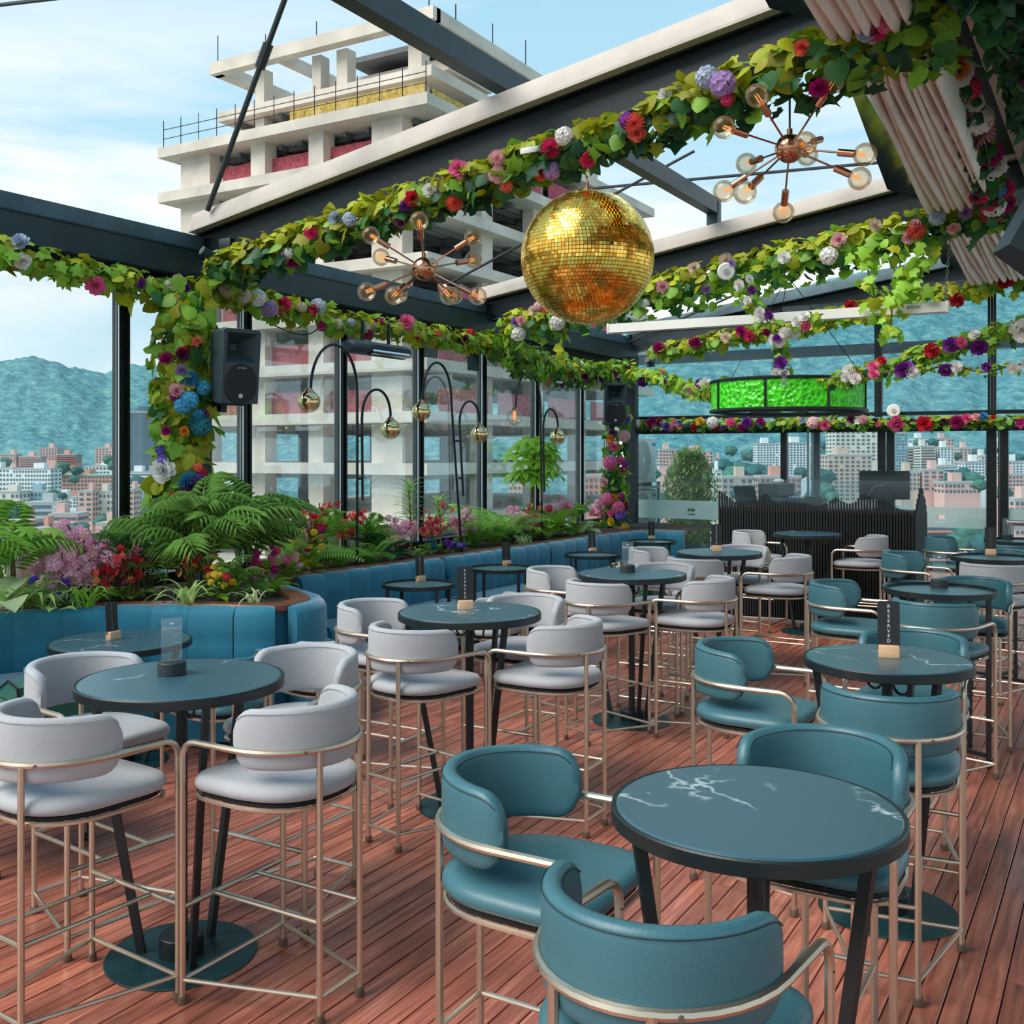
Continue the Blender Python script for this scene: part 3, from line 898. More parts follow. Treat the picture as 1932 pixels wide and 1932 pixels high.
# chairs: (table, side, colour, dx, dy, dface)
TD = dict(A='the bare nearest marble table', B='the reserved table behind the nearest one', C='the tray table with menu stand', D='the tray table with reserved sign', E='the farthest tray table', F='the table against the slatted booth', G='the reserved table near the slatted booth', H='the middle table with menu stand', I='the reserved table among grey chairs', J='the front left table with menu stand')
SIDE = {'S': (0, -1, 0, 'in front of'), 'E': (1, 0, -90, 'on the right of'), 'N': (0, 1, 180, 'behind'), 'W': (-1, 0, 90, 'on the left of')}
CH = [('A', 'W', 't', 0, 0, 0, .60), ('A', 'S', 't', -.03, 0, 6, .5), ('A', 'N', 't', 0, 0, 0, .60),
      ('B', 'W', 't', 0, 0, 0, .56), ('B', 'S', 't', .1, 0, -8, .5), ('B', 'N', 't', 0, 0, 0, .58),
      ('C', 'W', 't', 0, 0, 0, .55), ('C', 'S', 't', .05, 0, 14, .52), ('C', 'N', 't', .12, 0, 0, .55),
      ('D', 'W', 't', 0, 0, 10, .62), ('D', 'S', 'w', .05, 0, 8, .52), ('D', 'N', 't', 0, 0, 0, .56),
      ('E', 'W', 't', 0, 0, 0, .62), ('E', 'S', 't', 0, 0, 0, .56),
      ('F', 'W', 'w', 0, 0, 5, .55), ('F', 'E', 'w', 0, 0, 0, .55),
      ('G', 'E', 'w', 0, 0, 0, .52), ('G', 'S', 'w', 0, 0, 14, .52), ('G', 'N', 'w', 0, 0, 0, .58), ('G', 'W', 'w', 0, 0, 0, .56),
      ('H', 'S', 'w', 0, 0, 20, .46), ('H', 'E', 'w', 0, 0, 0, .48), ('H', 'N', 'w', 0, 0, 0, .56), ('H', 'W', 'w', 0, 0, 0, .56),
      ('I', 'S', 'w', 0, 0, 10, .46), ('I', 'E', 'w', 0, 0, 0, .5), ('I', 'N', 'w', 0, 0, 0, .56), ('I', 'W', 'w', 0, 0, 0, .58),
      ('J', 'S', 'w', -.02, 0, 4, .46), ('J', 'E', 'w', .02, 0, 0, .5), ('J', 'N', 'w', .06, 0, 0, .58), ('J', 'W', 'w', 0, .02, 6, .54)]
for (t_, sd_, col, dx, dy, df, dist) in CH:
    ux, uy, fc, word = SIDE[sd_]
    chair(col, TB[t_][0] + ux * dist + dx, TB[t_][1] + uy * dist + dy, fc + df, '%s bar chair %s %s' % ({'w': 'pale grey fabric', 't': 'teal leather'}[col], word, TD[t_]), {'w': 'pale grey bar chairs', 't': 'teal bar chairs'}[col])
chair('t_low', -4.5, 4.39, -80, 'low teal leather chair facing the near banquette', 'low dining chairs')
chair('w_low', -4.36, 5.12, -75, 'low pale grey chair facing the banquette end at the planter tip', 'low dining chairs')
chair('w_low', -4.5, 7.32, -90, 'low pale grey chair facing the nearest small sofa table', 'low dining chairs')
chair('t_low', -4.63, 8.74, -90, 'low teal leather chair facing the second small sofa table', 'low dining chairs')
# green club chairs
def club_chair(x, y, rz, label):
    t_ = thing('club_chair', label, 'armchair', (x, y, 0), math.radians(rz), 'green velvet club chairs')
    def slab(prof, x0, x1, nm):
        mb = MB(); n_ = len(prof); vs = [(x0, a, b) for a, b in prof] + [(x1, a, b) for a, b in prof]
        fs = [tuple(range(n_)), tuple(range(2 * n_ - 1, n_ - 1, -1))] + [(k, n_ + k, n_ + (k + 1) % n_, (k + 1) % n_) for k in range(n_)]
        mb.add(vs, fs); o = mb.build(nm, 'velvet_green', t_, ang=35)
        rim = MB()
        for xx in (x0, x1): rim.tube([(xx, a, b) for a, b in prof], .006, 5, closed=True)
        rim.build('piping', 'under', o); return o
    arm = [(-.3, .32), (.3, .32), (.31, .52), (.26, .60), (.16, .63), (.06, .60), (0, .565), (-.08, .60), (-.16, .72), (-.24, .80), (-.31, .78), (-.33, .6)]
    slab(arm, -.34, -.23, 'armrest'); slab(arm, .23, .34, 'armrest')
    bk = [(-.34, .30), (-.22, .30), (-.2, .7), (-.22, .84), (-.28, .88), (-.34, .85), (-.36, .7)]
    slab(bk, -.23, .23, 'backrest')
    MB().box((0, .04, .40), (.45, .50, .16), bev=.04).build('seat', 'velvet_green', t_)
    for sx in (-1, 1):
        for sy in (-1, 1):
            l = MB().cyl((sx * .27, sy * .24, .0), (sx * .27, sy * .24, .33), .014, n=8).build('leg', 'table_black', t_)
            MB().cyl((sx * .27, sy * .24, 0), (sx * .27, sy * .24, .03), .026, n=10).build('foot', 'under', l)
    return t_
club_chair(-4.62, 3.12, 95, 'green velvet club chair at the left edge by the low marble table')
club_chair(-4.6, 10.4, 88, 'green velvet club chair behind the middle menu-stand table')
club_chair(-4.43, 12.46, 100, 'green velvet club chair in front of the bamboo')
# floral cushions on the middle club chair
def floral():
    m = bpy.data.materials.new('floral_cloth'); m.use_nodes = True; t = m.node_tree; b = t.nodes['Principled BSDF']
    tcn = N(t, 'ShaderNodeTexCoord'); vo = N(t, 'ShaderNodeTexVoronoi'); vo.inputs['Scale'].default_value = 26
    t.links.new(tcn.outputs['Object'], vo.inputs['Vector'])
    r = ramp(t, [(0.0, rgb(230, 120, 150)), (.25, rgb(220, 190, 180)), (.4, rgb(96, 120, 70)), (.55, rgb(28, 24, 30)), (1.0, rgb(28, 24, 30))], vo.outputs['Distance'])
    t.links.new(r.outputs[0], b.inputs['Base Color']); b.inputs['Roughness'].default_value = .35; MATS['floral_cloth'] = m
floral()
for (dx, dy, lab) in ((-.02, -.16, 'plump floral cushion on the green chair, nearer one'), (.02, .16, 'plump floral cushion on the green chair, farther one')):
    mb = MB(); mb.ball((0, 0, .14), .17, 20, 12, sc=(.95, .95, .82))
    o = mb.build('cushion', 'floral_cloth', None, loc=(-4.62 + dx, 10.4 + dy, .48)); tag(o, lab, 'cushion', 'floral cushions')
# ---- reserved signs
def letters():
    mb = MB(); vs_all = []
    for i, ch in enumerate('RESERVED'):
        me = text_mesh(ch, .0185, True)
        mb.add([(v.co.x, -.0, v.co.y + .068 - i * .0205) for v in me.vertices], [tuple(p.vertices) for p in me.polygons])
    return mb.mesh('lettering', 'sign_white', smooth=False)
LET = letters()
def sign_proto():
    t_ = thing('reserved_sign', 'x', 'sign')
    mb = MB(); mb.box((0, 0, .025), (.082, .044, .05), bev=.003); mb.build('base', 'sign_wood', t_)
    bd = MB(); w, h0, h1, r_ = .044, .032, .232, .012
    pts = [(-w, h0), (w, h0)] + [(w - r_ + r_ * math.cos(a), h1 - r_ + r_ * math.sin(a)) for a in (0, .5, 1.05, 1.57)] + [(-w + r_ - r_ * math.sin(a), h1 - r_ + r_ * math.cos(a)) for a in (0, .5, 1.05, 1.57)]
    n_ = len(pts); vs = [(a, -.003, b) for a, b in pts] + [(a, .003, b) for a, b in pts]
    bd.add(vs, [tuple(range(n_)), tuple(range(2 * n_ - 1, n_ - 1, -1))] + [(k, n_ + k, n_ + (k + 1) % n_, (k + 1) % n_) for k in range(n_)])
    b = bd.build('board', 'sign_black', t_, smooth=False, loc=(0, .006, 0)); b.rotation_euler = (-.07, 0, 0)
    link('lettering', LET, b, (0, -.0038, .142))
    return t_
SP = None
def sign(x, y, z, rz, label):
    global SP
    if SP is None: SP = sign_proto(); o = SP
    else: o = copy_tree(SP)
    o.location = (x, y, z); o.rotation_euler = (0, 0, rz); o['label'] = label; o['group'] = 'RESERVED table signs'
def face(x, y, off=0): return math.atan2(-x, y) * 1.0 + math.radians(off)
for (px, py, z, lab, off) in ((1677, 1240, 1.05, 'RESERVED sign on the marble table behind the nearest one', 4), (878, 1150, 1.05, 'RESERVED sign on the marble table among grey chairs', 10), (1352, 1040, 1.05, 'RESERVED sign on the table near the slatted booth', 4), (1869, 1047, 1.05, 'RESERVED sign on the black tray table at right', 6), (214, 1206, .75, 'RESERVED sign on the low marble table by the near banquette', 42), (794, 1097, .782, 'RESERVED sign on the nearest small sofa table', 38), (956, 1067, .782, 'RESERVED sign on the second small sofa table', 20), (1118, 1042, .782, 'RESERVED sign on the third small sofa table', 30), (1230, 1018, .782, 'RESERVED sign on the farthest small sofa table', 30)):
    p = atz(px, py, z); sign(p.x, p.y, z, face(p.x, p.y, off), lab)
# ---- acrylic menu stands
def stand_proto():
    t_ = thing('menu_stand', 'x', 'menu stand')
    MB().lathe([(.052, 0), (.054, .003), (.054, .045), (.051, .05), (0, .05)], 28).build('base', 'speckle', t_, ang=30)
    sh = MB(); sh.box((0, 0, .128), (.082, .004, .176), bev=.0015); s_ = sh.build('acrylic_sheet', 'acrylic', t_)
    me = text_mesh('MonacO', .0225)
    mb = MB(); mb.add([(v.co.x, -.0026, v.co.y + .178) for v in me.vertices], [tuple(p.vertices) for p in me.polygons])
    cx, cz = 0, .192
    mb.add([(-.007, -.0026, cz), (.007, -.0026, cz), (.008, -.0026, cz + .008), (.0035, -.0026, cz + .004), (0, -.0026, cz + .010), (-.0035, -.0026, cz + .004), (-.008, -.0026, cz + .008)], [(0, 1, 2, 3), (0, 3, 5), (3, 4, 5), (0, 5, 6)])
    mb.build('lettering', 'sign_white', s_, smooth=False)
    return t_
ST = None
for (px, py, lab, off) in ((324, 1272, 'clear acrylic menu stand on the front left marble table', 22), (1184, 1079, 'clear acrylic menu stand on the middle marble table', 8), (1772, 1108, 'clear acrylic menu stand on the black tray table', 8), (1900, 1018, 'clear acrylic menu stand on the farthest tray table', 4)):
    z = 1.05 if px < 1500 else 1.032
    p = atz(px, py, z)
    if ST is None: ST = stand_proto(); o = ST
    else: o = copy_tree(ST)
    o.location = (p.x, p.y, z); o.rotation_euler = (0, 0, face(p.x, p.y, off)); o['label'] = lab; o['group'] = 'acrylic menu stands'
# ================================================================ FLORA
def leaf_geo(half, fold=.22, curl=.18):
    """half outline (x>=0) from base to tip; two-sided fan around the midrib"""
    mid = [(0, y) for (_, y) in half]
    vs = []; fs = []
    n_ = len(half)
    for (x, y) in half: vs.append((x, y, -abs(x) * fold - y * y * curl))
    for (x, y) in half[1:-1]: vs.append((-x, y, -abs(x) * fold - y * y * curl))
    c = len(vs); vs.append((0, .3, .02)); c2 = len(vs); vs.append((0, .65, -.05))
    R_ = list(range(n_)); L_ = [0] + list(range(n_, n_ + n_ - 2)) + [n_ - 1]
    for S, flip in ((R_, False), (L_, True)):
        for a, b in zip(S, S[1:]):
            k = c if (half[S.index(a)][1] if S is R_ else half[S.index(a)][1]) < .5 else c2
            fs.append((k, a, b) if not flip else (k, b, a))
        # join the two hubs
        j = next(i for i in range(n_) if half[i][1] >= .5)
        fs.append((c, S[j], c2) if not flip else (c, c2, S[j]))
    return vs, fs
IVY = leaf_geo([(0, 0), (.2, -.1), (.5, .06), (.33, .28), (.58, .5), (.28, .62), (0, 1.0)])
HEART = leaf_geo([(0, 0), (.2, -.12), (.43, 0), (.52, .27), (.43, .55), (.2, .82), (0, .96)], .3, .1)
OVAL = leaf_geo([(0, 0), (.12, .1), (.22, .3), (.24, .52), (.18, .75), (.08, .92), (0, 1.0)], .3, .3)
LGEO = {'ivy': IVY, 'heart': HEART, 'oval': OVAL}
LM = {}
def leaf_mesh(shape, colr):
    k = (shape, colr)
    if k not in LM:
        mb = MB(); mb.add(*LGEO[shape]); LM[k] = mb.mesh('leaf', LEAF[colr], smooth=True, ang=180)
    return LM[k]
def frame_matrix(p, nrm, tip, s):
    nrm = nrm.normalized(); tip = tip - nrm * tip.dot(nrm)
    if tip.length < 1e-4: tip = nrm.orthogonal()
    tip.normalize(); x = tip.cross(nrm)
    M = Matrix((x * s, tip * s, nrm * s)).transposed().to_4x4(); M.translation = p
    return M
# flowers (unit radius, facing +Z)
def petal(mb, az, tilt, L, w, r0=.0, z0=0.0, cup=.3):
    ca, sa = math.cos(az), math.sin(az); ct, st = math.cos(tilt), math.sin(tilt)
    pts = []
    for u, ww in ((0, .35), (.55, 1.0), (1.0, .55)):
        for v in (-1, 0, 1):
            rr = r0 + u * L * ct - (cup * .0); zz = z0 + u * L * st + (0 if v else -.12 * L * (1 if u > .3 else .4)) + cup * L * u * u * .3
            x, y = rr, v * w * ww
            pts.append((x * ca - y * sa, x * sa + y * ca, zz))
    mb.add(pts, [(0, 1, 4, 3), (1, 2, 5, 4), (3, 4, 7, 6), (4, 5, 8, 7)])
FG = {}
def flower_mesh(kind):
    if kind in FG: return FG[kind]
    r = random.Random(hash(kind) % 1000 if False else sum(map(ord, kind)))
    mb = MB()
    if kind == 'rose':
        for ring, (n_, tl, L, w, r0, z0) in enumerate(((7, .25, .75, .42, .22, -.1), (6, .7, .62, .38, .16, 0), (5, 1.1, .55, .3, .1, .08), (4, 1.35, .5, .2, .03, .12))):
            for k in range(n_): petal(mb, 2 * PI * k / n_ + ring * .5, tl, L, w, r0, z0)
    elif kind == 'peony':
        for ring, (n_, tl, L, w, r0, z0) in enumerate(((9, .1, .85, .36, .15, -.15), (9, .5, .8, .34, .1, -.05), (8, .9, .72, .3, .08, 0), (6, 1.25, .62, .24, .05, .1), (4, 1.45, .5, .2, .02, .15))):
            for k in range(n_): petal(mb, 2 * PI * k / n_ + ring * .37 + r.uniform(-.15, .15), tl + r.uniform(-.12, .12), L * r.uniform(.85, 1.1), w, r0, z0)
    elif kind == 'mum':
        for ring, (n_, tl, L) in enumerate(((18, -.1, .95), (17, .25, .95), (15, .6, .9), (12, .95, .85), (8, 1.3, .8))):
            for k in range(n_): petal(mb, 2 * PI * k / n_ + ring * .3, tl, L, .09, .06, 0, .1)
    elif kind == 'hydrangea':
        for k in range(34):
            z = 1 - 1.25 * (k + .5) / 34; a = k * 2.39996; rr = math.sqrt(max(0, 1 - z * z)); p = Vector((rr * math.cos(a), rr * math.sin(a), z)) * .78
            M = frame_matrix(p, p + Vector((r.uniform(-.2, .2), r.uniform(-.2, .2), 0)), Vector((r.uniform(-1, 1), r.uniform(-1, 1), .3)), .3)
            for q in range(4):
                b = q * PI / 2; d = Vector((math.cos(b), math.sin(b), 0)); e = Vector((-math.sin(b), math.cos(b), 0))
                mb.add([M @ Vector((0, 0, -.1)), M @ (d * .55 + e * .5), M @ (d * .95 + Vector((0, 0, .12))), M @ (d * .55 - e * .5)], [(0, 3, 2, 1)])
    elif kind == 'small':
        for k in range(5): petal(mb, 2 * PI * k / 5, .25, .95, .4, .05, 0)
        mb.ball((0, 0, .12), .18, 6, 4)
    elif kind == 'puff':
        for k in range(22):
            z = 1 - 1.6 * (k + .5) / 22; a = k * 2.39996; rr = math.sqrt(max(0, 1 - z * z)); p = Vector((rr * math.cos(a), rr * math.sin(a), z))
            M = frame_matrix(p * .6, p, Vector((r.uniform(-1, 1), r.uniform(-1, 1), r.uniform(-1, 1))), .52)
            for q in range(3):
                b = q * 2.1; d = Vector((math.cos(b), math.sin(b), 0)); e = Vector((-math.sin(b), math.cos(b), 0))
                mb.add([M @ Vector((0, 0, 0)), M @ (d * .5 + e * .45 + Vector((0, 0, .2))), M @ (d * .9 + Vector((0, 0, .45))), M @ (d * .5 - e * .45 + Vector((0, 0, .2)))], [(0, 3, 2, 1)])
    me = mb.mesh('flower', 'petal_pink', ang=180)
    FG[kind] = me
    return me
FCOL = {}
def flower(parent, kind, colr, p, facing, size, name='flower'):
    k = (kind, colr)
    if k not in FCOL:
        me = flower_mesh(kind).copy(); me.materials[0] = PET[colr]; FCOL[k] = me
    o = link(name, FCOL[k], parent)
    o.matrix_local = frame_matrix(p, facing, Vector((rnd.uniform(-1, 1), rnd.uniform(-1, 1), rnd.uniform(-1, 1))), size)
    return o
def pick(w):
    t_ = rnd.random() * sum(w.values())
    for k, v in w.items():
        t_ -= v
        if t_ <= 0: return k
    return k
CAMP = Vector((0, 0, CAMH))
MIXF = {'pink': 2, 'rose': 2, 'magenta': 2, 'white': 2, 'cream': 2, 'lilac': 2, 'purple': 2, 'blush': 2, 'greyblue': 1, 'coral': 1, 'red': 1}
def garland(label, pts, rad, per_m, size, pal_top, pal_low=None, shapes={'ivy': 1}, nflow=0, fpal=MIXF, fkinds={'peony': 3, 'hydrangea': 2, 'rose': 2, 'mum': 1}, fsize=(.045, .075), flowers=(), rz=None, name='flower_garland', stem=True, maxparts=230, trail=0, ends=None, group='leaf and flower garlands', fscale=.9):
    P = resample(smooth_path(pts, 8), .04)
    o0 = P[0].copy()
    root = thing(name, label, 'garland', o0, 0, group)
    if stem: MB().tube([p - o0 + Vector((0, 0, .02 * math.sin(i))) for i, p in enumerate(P[::2])], .008, 5).build('vine', 'vine', root)
    L = len(P) * .04
    items = []
    def T(i): return (P[min(i + 1, len(P) - 1)] - P[max(i - 1, 0)]).normalized()
    for k in range(int(L * per_m)):
        i = rnd.randrange(len(P)); p = P[i]; t_ = T(i)
        fr = i / len(P); rr = rad(fr) if callable(rad) else rad
        rrz = rz if rz else 1.0
        # perpendicular radial
        ref = Vector((0, 0, 1)) if abs(t_.z) < .8 else Vector((1, 0, 0))
        u = t_.cross(ref).normalized(); v = u.cross(t_).normalized()
        a = rnd.uniform(0, 2 * PI); rd = u * math.cos(a) + v * math.sin(a) * rrz
        q = math.sqrt(rnd.uniform(.08, 1.0))
        pos = p + rd * rr * q + t_ * rnd.uniform(-.03, .03)
        if trail and rnd.random() < .25: pos.z -= rnd.random() * trail
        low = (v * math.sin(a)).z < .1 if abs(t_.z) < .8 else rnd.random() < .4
        nrm = rd.normalized() + Vector((rnd.gauss(0, .45), rnd.gauss(0, .45), rnd.gauss(.25, .45)))
        tip = Vector((rnd.gauss(0, .6), rnd.gauss(0, .6), -.75 + rnd.gauss(0, .5))) + rd.normalized() * .25
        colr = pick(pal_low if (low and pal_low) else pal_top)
        s_ = size * rnd.uniform(.65, 1.25)
        vis = (CAMP - p).normalized().dot(rd.normalized()) * q + rnd.uniform(-.2, .2)
        items.append((vis, pos, nrm, tip, s_, pick(shapes), colr))
    items.sort(key=lambda z: -z[0])
    for (vis, pos, nrm, tip, s_, sh, colr) in items[:maxparts]:
        o = link('leaf', leaf_mesh(sh, colr), root); o.matrix_local = frame_matrix(pos - o0, nrm, tip, s_)
    if len(items) > maxparts:
        mb = MB(); cols = sorted({i_[6] for i_ in items[maxparts:]})
        for (vis, pos, nrm, tip, s_, sh, colr) in items[maxparts:]:
            M = frame_matrix(pos - o0, nrm, tip, s_); g = LGEO[sh]
            mb.add([M @ Vector(v) for v in g[0]], g[1], cols.index(colr))
        o = mb.build('foliage', [LEAF[c] for c in cols], root, ang=180); o['kind'] = 'stuff'
    fl_ = [(rnd.random(), None, None, None) for _ in range(nflow)] + [f + (None,) * (4 - len(f)) for f in flowers]
    for (fr, kd, cl_, sz) in fl_:
        i = int(fr * (len(P) - 1)); p = P[i]; rr = rad(fr) if callable(rad) else rad
        tc_ = (CAMP - p).normalized(); t_ = T(i); side = t_.cross(tc_).normalized()
        off_ = rnd.uniform(-.75, .75) * rr
        d = tc_ * math.sqrt(max(.1, 1 - (off_ / rr) ** 2)) * rr * 1.12 + side * off_
        fc = tc_ + side * (off_ / rr) * .8 + Vector((rnd.gauss(0, .2), rnd.gauss(0, .2), rnd.gauss(0, .2)))
        flower(root, kd or pick(fkinds), cl_ or pick(fpal), p + d - o0, fc, (sz or rnd.uniform(*fsize)) * fscale)
    return root
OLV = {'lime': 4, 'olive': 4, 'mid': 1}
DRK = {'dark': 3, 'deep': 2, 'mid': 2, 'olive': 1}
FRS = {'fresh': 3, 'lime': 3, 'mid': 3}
PX = lambda l, x: [atx(a, b, x) for a, b in l]
PY = lambda l, y: [aty(a, b, y) for a, b in l]
garland('ivy garland with pink peony along the near left eaves beam', PX([(-60, 462), (60, 484), (150, 512), (240, 530), (330, 548), (410, 545)], -6.54), .12, 170, .09, {'lime': 3, 'fresh': 3, 'olive': 2}, {'mid': 2, 'fresh': 2, 'olive': 2}, {'ivy': 3, 'heart': 1}, 3, flowers=[(.47, 'peony', 'pink', .085), (.2, 'peony', 'white', .07), (.66, 'mum', 'purple', .05), (.8, 'hydrangea', 'cream', .09), (.83, 'peony', 'blush', .05)])
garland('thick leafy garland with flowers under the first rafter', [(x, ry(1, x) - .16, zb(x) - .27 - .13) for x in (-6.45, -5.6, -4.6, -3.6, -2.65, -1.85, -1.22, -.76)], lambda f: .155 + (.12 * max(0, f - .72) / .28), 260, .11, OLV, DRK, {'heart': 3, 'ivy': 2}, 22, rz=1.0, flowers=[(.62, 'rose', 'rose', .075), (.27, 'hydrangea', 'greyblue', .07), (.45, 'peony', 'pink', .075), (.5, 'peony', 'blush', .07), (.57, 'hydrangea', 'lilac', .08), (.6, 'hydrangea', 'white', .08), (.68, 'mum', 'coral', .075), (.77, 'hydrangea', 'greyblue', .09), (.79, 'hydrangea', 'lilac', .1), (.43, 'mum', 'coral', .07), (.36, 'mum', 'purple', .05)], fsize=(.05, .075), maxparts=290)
garland('leafy garland along the middle stretch of the left eaves', PX([(420, 548), (480, 565), (560, 585), (640, 606), (730, 618), (830, 634), (930, 648)], -6.48), .125, 170, .092, {'lime': 3, 'fresh': 2, 'olive': 2}, {'mid': 2, 'olive': 2, 'lime': 1}, {'heart': 2, 'ivy': 2}, 14, flowers=[(.1, 'hydrangea', 'white', .1), (.14, 'hydrangea', 'lilac', .1), (.17, 'peony', 'rose', .085), (.06, 'hydrangea', 'cream', .085), (.5, 'peony', 'magenta', .06), (.53, 'mum', 'purple', .05), (.6, 'peony', 'pink', .1), (.44, 'peony', 'white', .07), (.86, 'mum', 'plum', .08), (.28, 'hydrangea', 'greyblue', .1)])
garland('bushy ivy garland at the far stretch of the left eaves', PX([(930, 640), (975, 672), (1020, 690), (1070, 700), (1130, 706), (1190, 702)], -6.42), .2, 230, .11, FRS, {'mid': 3, 'dark': 2, 'fresh': 2}, {'ivy': 3, 'heart': 1}, 6, flowers=[(.45, 'rose', 'purple', .07), (.5, 'rose', 'magenta', .07), (.55, 'rose', 'rose', .08), (.7, 'rose', 'white', .1), (.72, 'rose', 'purple', .1), (.9, 'rose', 'white', .09), (.35, 'hydrangea', 'pink', .1), (.62, 'small', 'purple', .08)], fpal={'purple': 3, 'white': 2, 'magenta': 2}, fkinds={'rose': 1})
sw = [atd(a, b, z) for a, b, z in ((1190, 705, 15.2), (1250, 715, 14.5), (1310, 735, 13.5), (1355, 738, 12.4), (1372, 728, 12.0))]
garland('rose swag from the far left corner to the green lamp', sw, .12, 120, .1, FRS, None, {'ivy': 1}, 3, flowers=[(.1, 'rose', 'purple', .1), (.3, 'rose', 'purple', .09), (.5, 'rose', 'white', .1), (.62, 'rose', 'purple', .09), (.7, 'rose', 'white', .1), (.85, 'rose', 'pink', .07), (.95, 'rose', 'rose', .06), (.9, 'rose', 'purple', .08)], fpal={'pink': 1})
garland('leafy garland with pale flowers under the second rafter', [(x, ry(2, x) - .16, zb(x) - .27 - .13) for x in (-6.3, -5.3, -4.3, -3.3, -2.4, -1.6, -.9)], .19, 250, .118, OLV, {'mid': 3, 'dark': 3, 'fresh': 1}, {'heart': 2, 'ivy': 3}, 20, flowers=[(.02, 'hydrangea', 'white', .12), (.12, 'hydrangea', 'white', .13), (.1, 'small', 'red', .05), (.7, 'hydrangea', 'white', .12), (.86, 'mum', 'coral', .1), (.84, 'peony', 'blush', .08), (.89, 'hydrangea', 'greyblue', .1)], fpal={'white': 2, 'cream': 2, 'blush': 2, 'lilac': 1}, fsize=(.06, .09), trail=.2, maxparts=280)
garland('thin green garland with red flowers under the third rafter', [(x, ry(3, x) - .25, zb(x) - .27 - .1) for x in (-6.3, -5.2, -4.2, -3.2, -2.2, -1.2, -.2)], .15, 190, .12, OLV, {'lime': 2, 'mid': 2}, {'ivy': 2, 'heart': 1}, 0, flowers=[(.12, 'mum', 'magenta', .12), (.02, 'mum', 'magenta', .11), (.26, 'mum', 'rose', .11), (.24, 'peony', 'magenta', .1), (.2, 'peony', 'cream', .1), (.5, 'peony', 'red', .1), (.72, 'peony', 'red', .12), (.82, 'peony', 'red', .12)])
garland('row of artificial flowers along the far wall transom', fscale=.72, pts=PY([(1190, 800), (1300, 799), (1420, 800), (1550, 797), (1700, 797), (1820, 795), (1960, 792)], 14.93), rad=.085, per_m=150, size=.085, pal_top={'lime': 2, 'mid': 3, 'olive': 2}, pal_low={'mid': 2, 'dark': 2}, shapes={'heart': 1}, nflow=34, fpal={'magenta': 2, 'white': 2, 'cream': 2, 'pink': 2, 'yellow': 1, 'blue': 1, 'plum': 1, 'red': 2, 'violet': 1, 'blush': 2}, fkinds={'peony': 3, 'mum': 2, 'small': 3, 'rose': 1}, fsize=(.05, .11), flowers=[(.07, 'mum', 'magenta', .13), (.02, 'hydrangea', 'white', .14), (.19, 'peony', 'red', .1), (.2, 'peony', 'yellow', .1), (.24, 'hydrangea', 'white', .15), (.33, 'mum', 'purple', .13), (.53, 'peony', 'pink', .12), (.7, 'peony', 'pink', .17), (.76, 'peony', 'red', .16), (.83, 'mum', 'magenta', .14), (.5, 'hydrangea', 'blush', .15)])
# dark posts carrying the green columns
for (x, y, lab) in ((-6.6, 6.18, 'dark steel column wrapped in leaves by the near speaker'), (-6.52, 14.8, 'dark steel column wrapped in flowers at the far corner')):
    o = MB().box((x, y, 1.7), (.13, .13, 3.36)).build('trim_%d' % (8 if y < 9 else 9), 'steel_matte', smooth=False); struct(o, lab)
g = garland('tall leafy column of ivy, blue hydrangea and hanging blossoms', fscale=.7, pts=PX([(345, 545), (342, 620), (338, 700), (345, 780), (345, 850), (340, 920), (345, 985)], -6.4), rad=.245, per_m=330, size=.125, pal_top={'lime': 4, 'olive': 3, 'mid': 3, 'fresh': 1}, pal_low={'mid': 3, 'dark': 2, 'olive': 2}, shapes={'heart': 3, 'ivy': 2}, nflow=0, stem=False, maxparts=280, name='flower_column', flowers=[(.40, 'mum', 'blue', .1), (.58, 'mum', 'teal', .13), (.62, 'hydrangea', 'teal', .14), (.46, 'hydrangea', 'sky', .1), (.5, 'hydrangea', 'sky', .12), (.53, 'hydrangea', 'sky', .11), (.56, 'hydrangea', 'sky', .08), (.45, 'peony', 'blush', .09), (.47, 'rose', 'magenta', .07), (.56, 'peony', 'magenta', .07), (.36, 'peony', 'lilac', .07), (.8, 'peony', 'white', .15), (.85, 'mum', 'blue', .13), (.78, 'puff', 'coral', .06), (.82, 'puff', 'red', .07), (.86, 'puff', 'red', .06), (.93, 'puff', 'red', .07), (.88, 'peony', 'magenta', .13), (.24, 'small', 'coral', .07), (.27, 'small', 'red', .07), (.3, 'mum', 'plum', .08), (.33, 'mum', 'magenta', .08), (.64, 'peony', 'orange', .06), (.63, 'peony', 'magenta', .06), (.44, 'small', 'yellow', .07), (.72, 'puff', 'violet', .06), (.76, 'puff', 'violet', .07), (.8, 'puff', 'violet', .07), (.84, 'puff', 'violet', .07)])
g2_ = garland('slim column of mixed bright flowers at the far left corner', fscale=.75, pts=PX([(1168, 770), (1165, 830), (1160, 900), (1160, 960), (1162, 1010)], -6.32), rad=.2, per_m=240, size=.105, pal_top={'mid': 3, 'dark': 2, 'lime': 2}, pal_low={'dark': 2, 'mid': 1}, shapes={'ivy': 1, 'heart': 1}, nflow=26, fpal={'magenta': 2, 'pink': 4, 'violet': 2, 'blue': 2, 'purple': 2, 'orange': 1, 'yellow': 1, 'blush': 2}, fsize=(.06, .1), stem=False, name='flower_column', flowers=[(.45, 'hydrangea', 'pink', .17), (.22, 'hydrangea', 'blush', .14), (.72, 'hydrangea', 'pink', .15), (.8, 'hydrangea', 'pink', .15), (.42, 'hydrangea', 'sky', .12), (.86, 'hydrangea', 'violet', .13)])
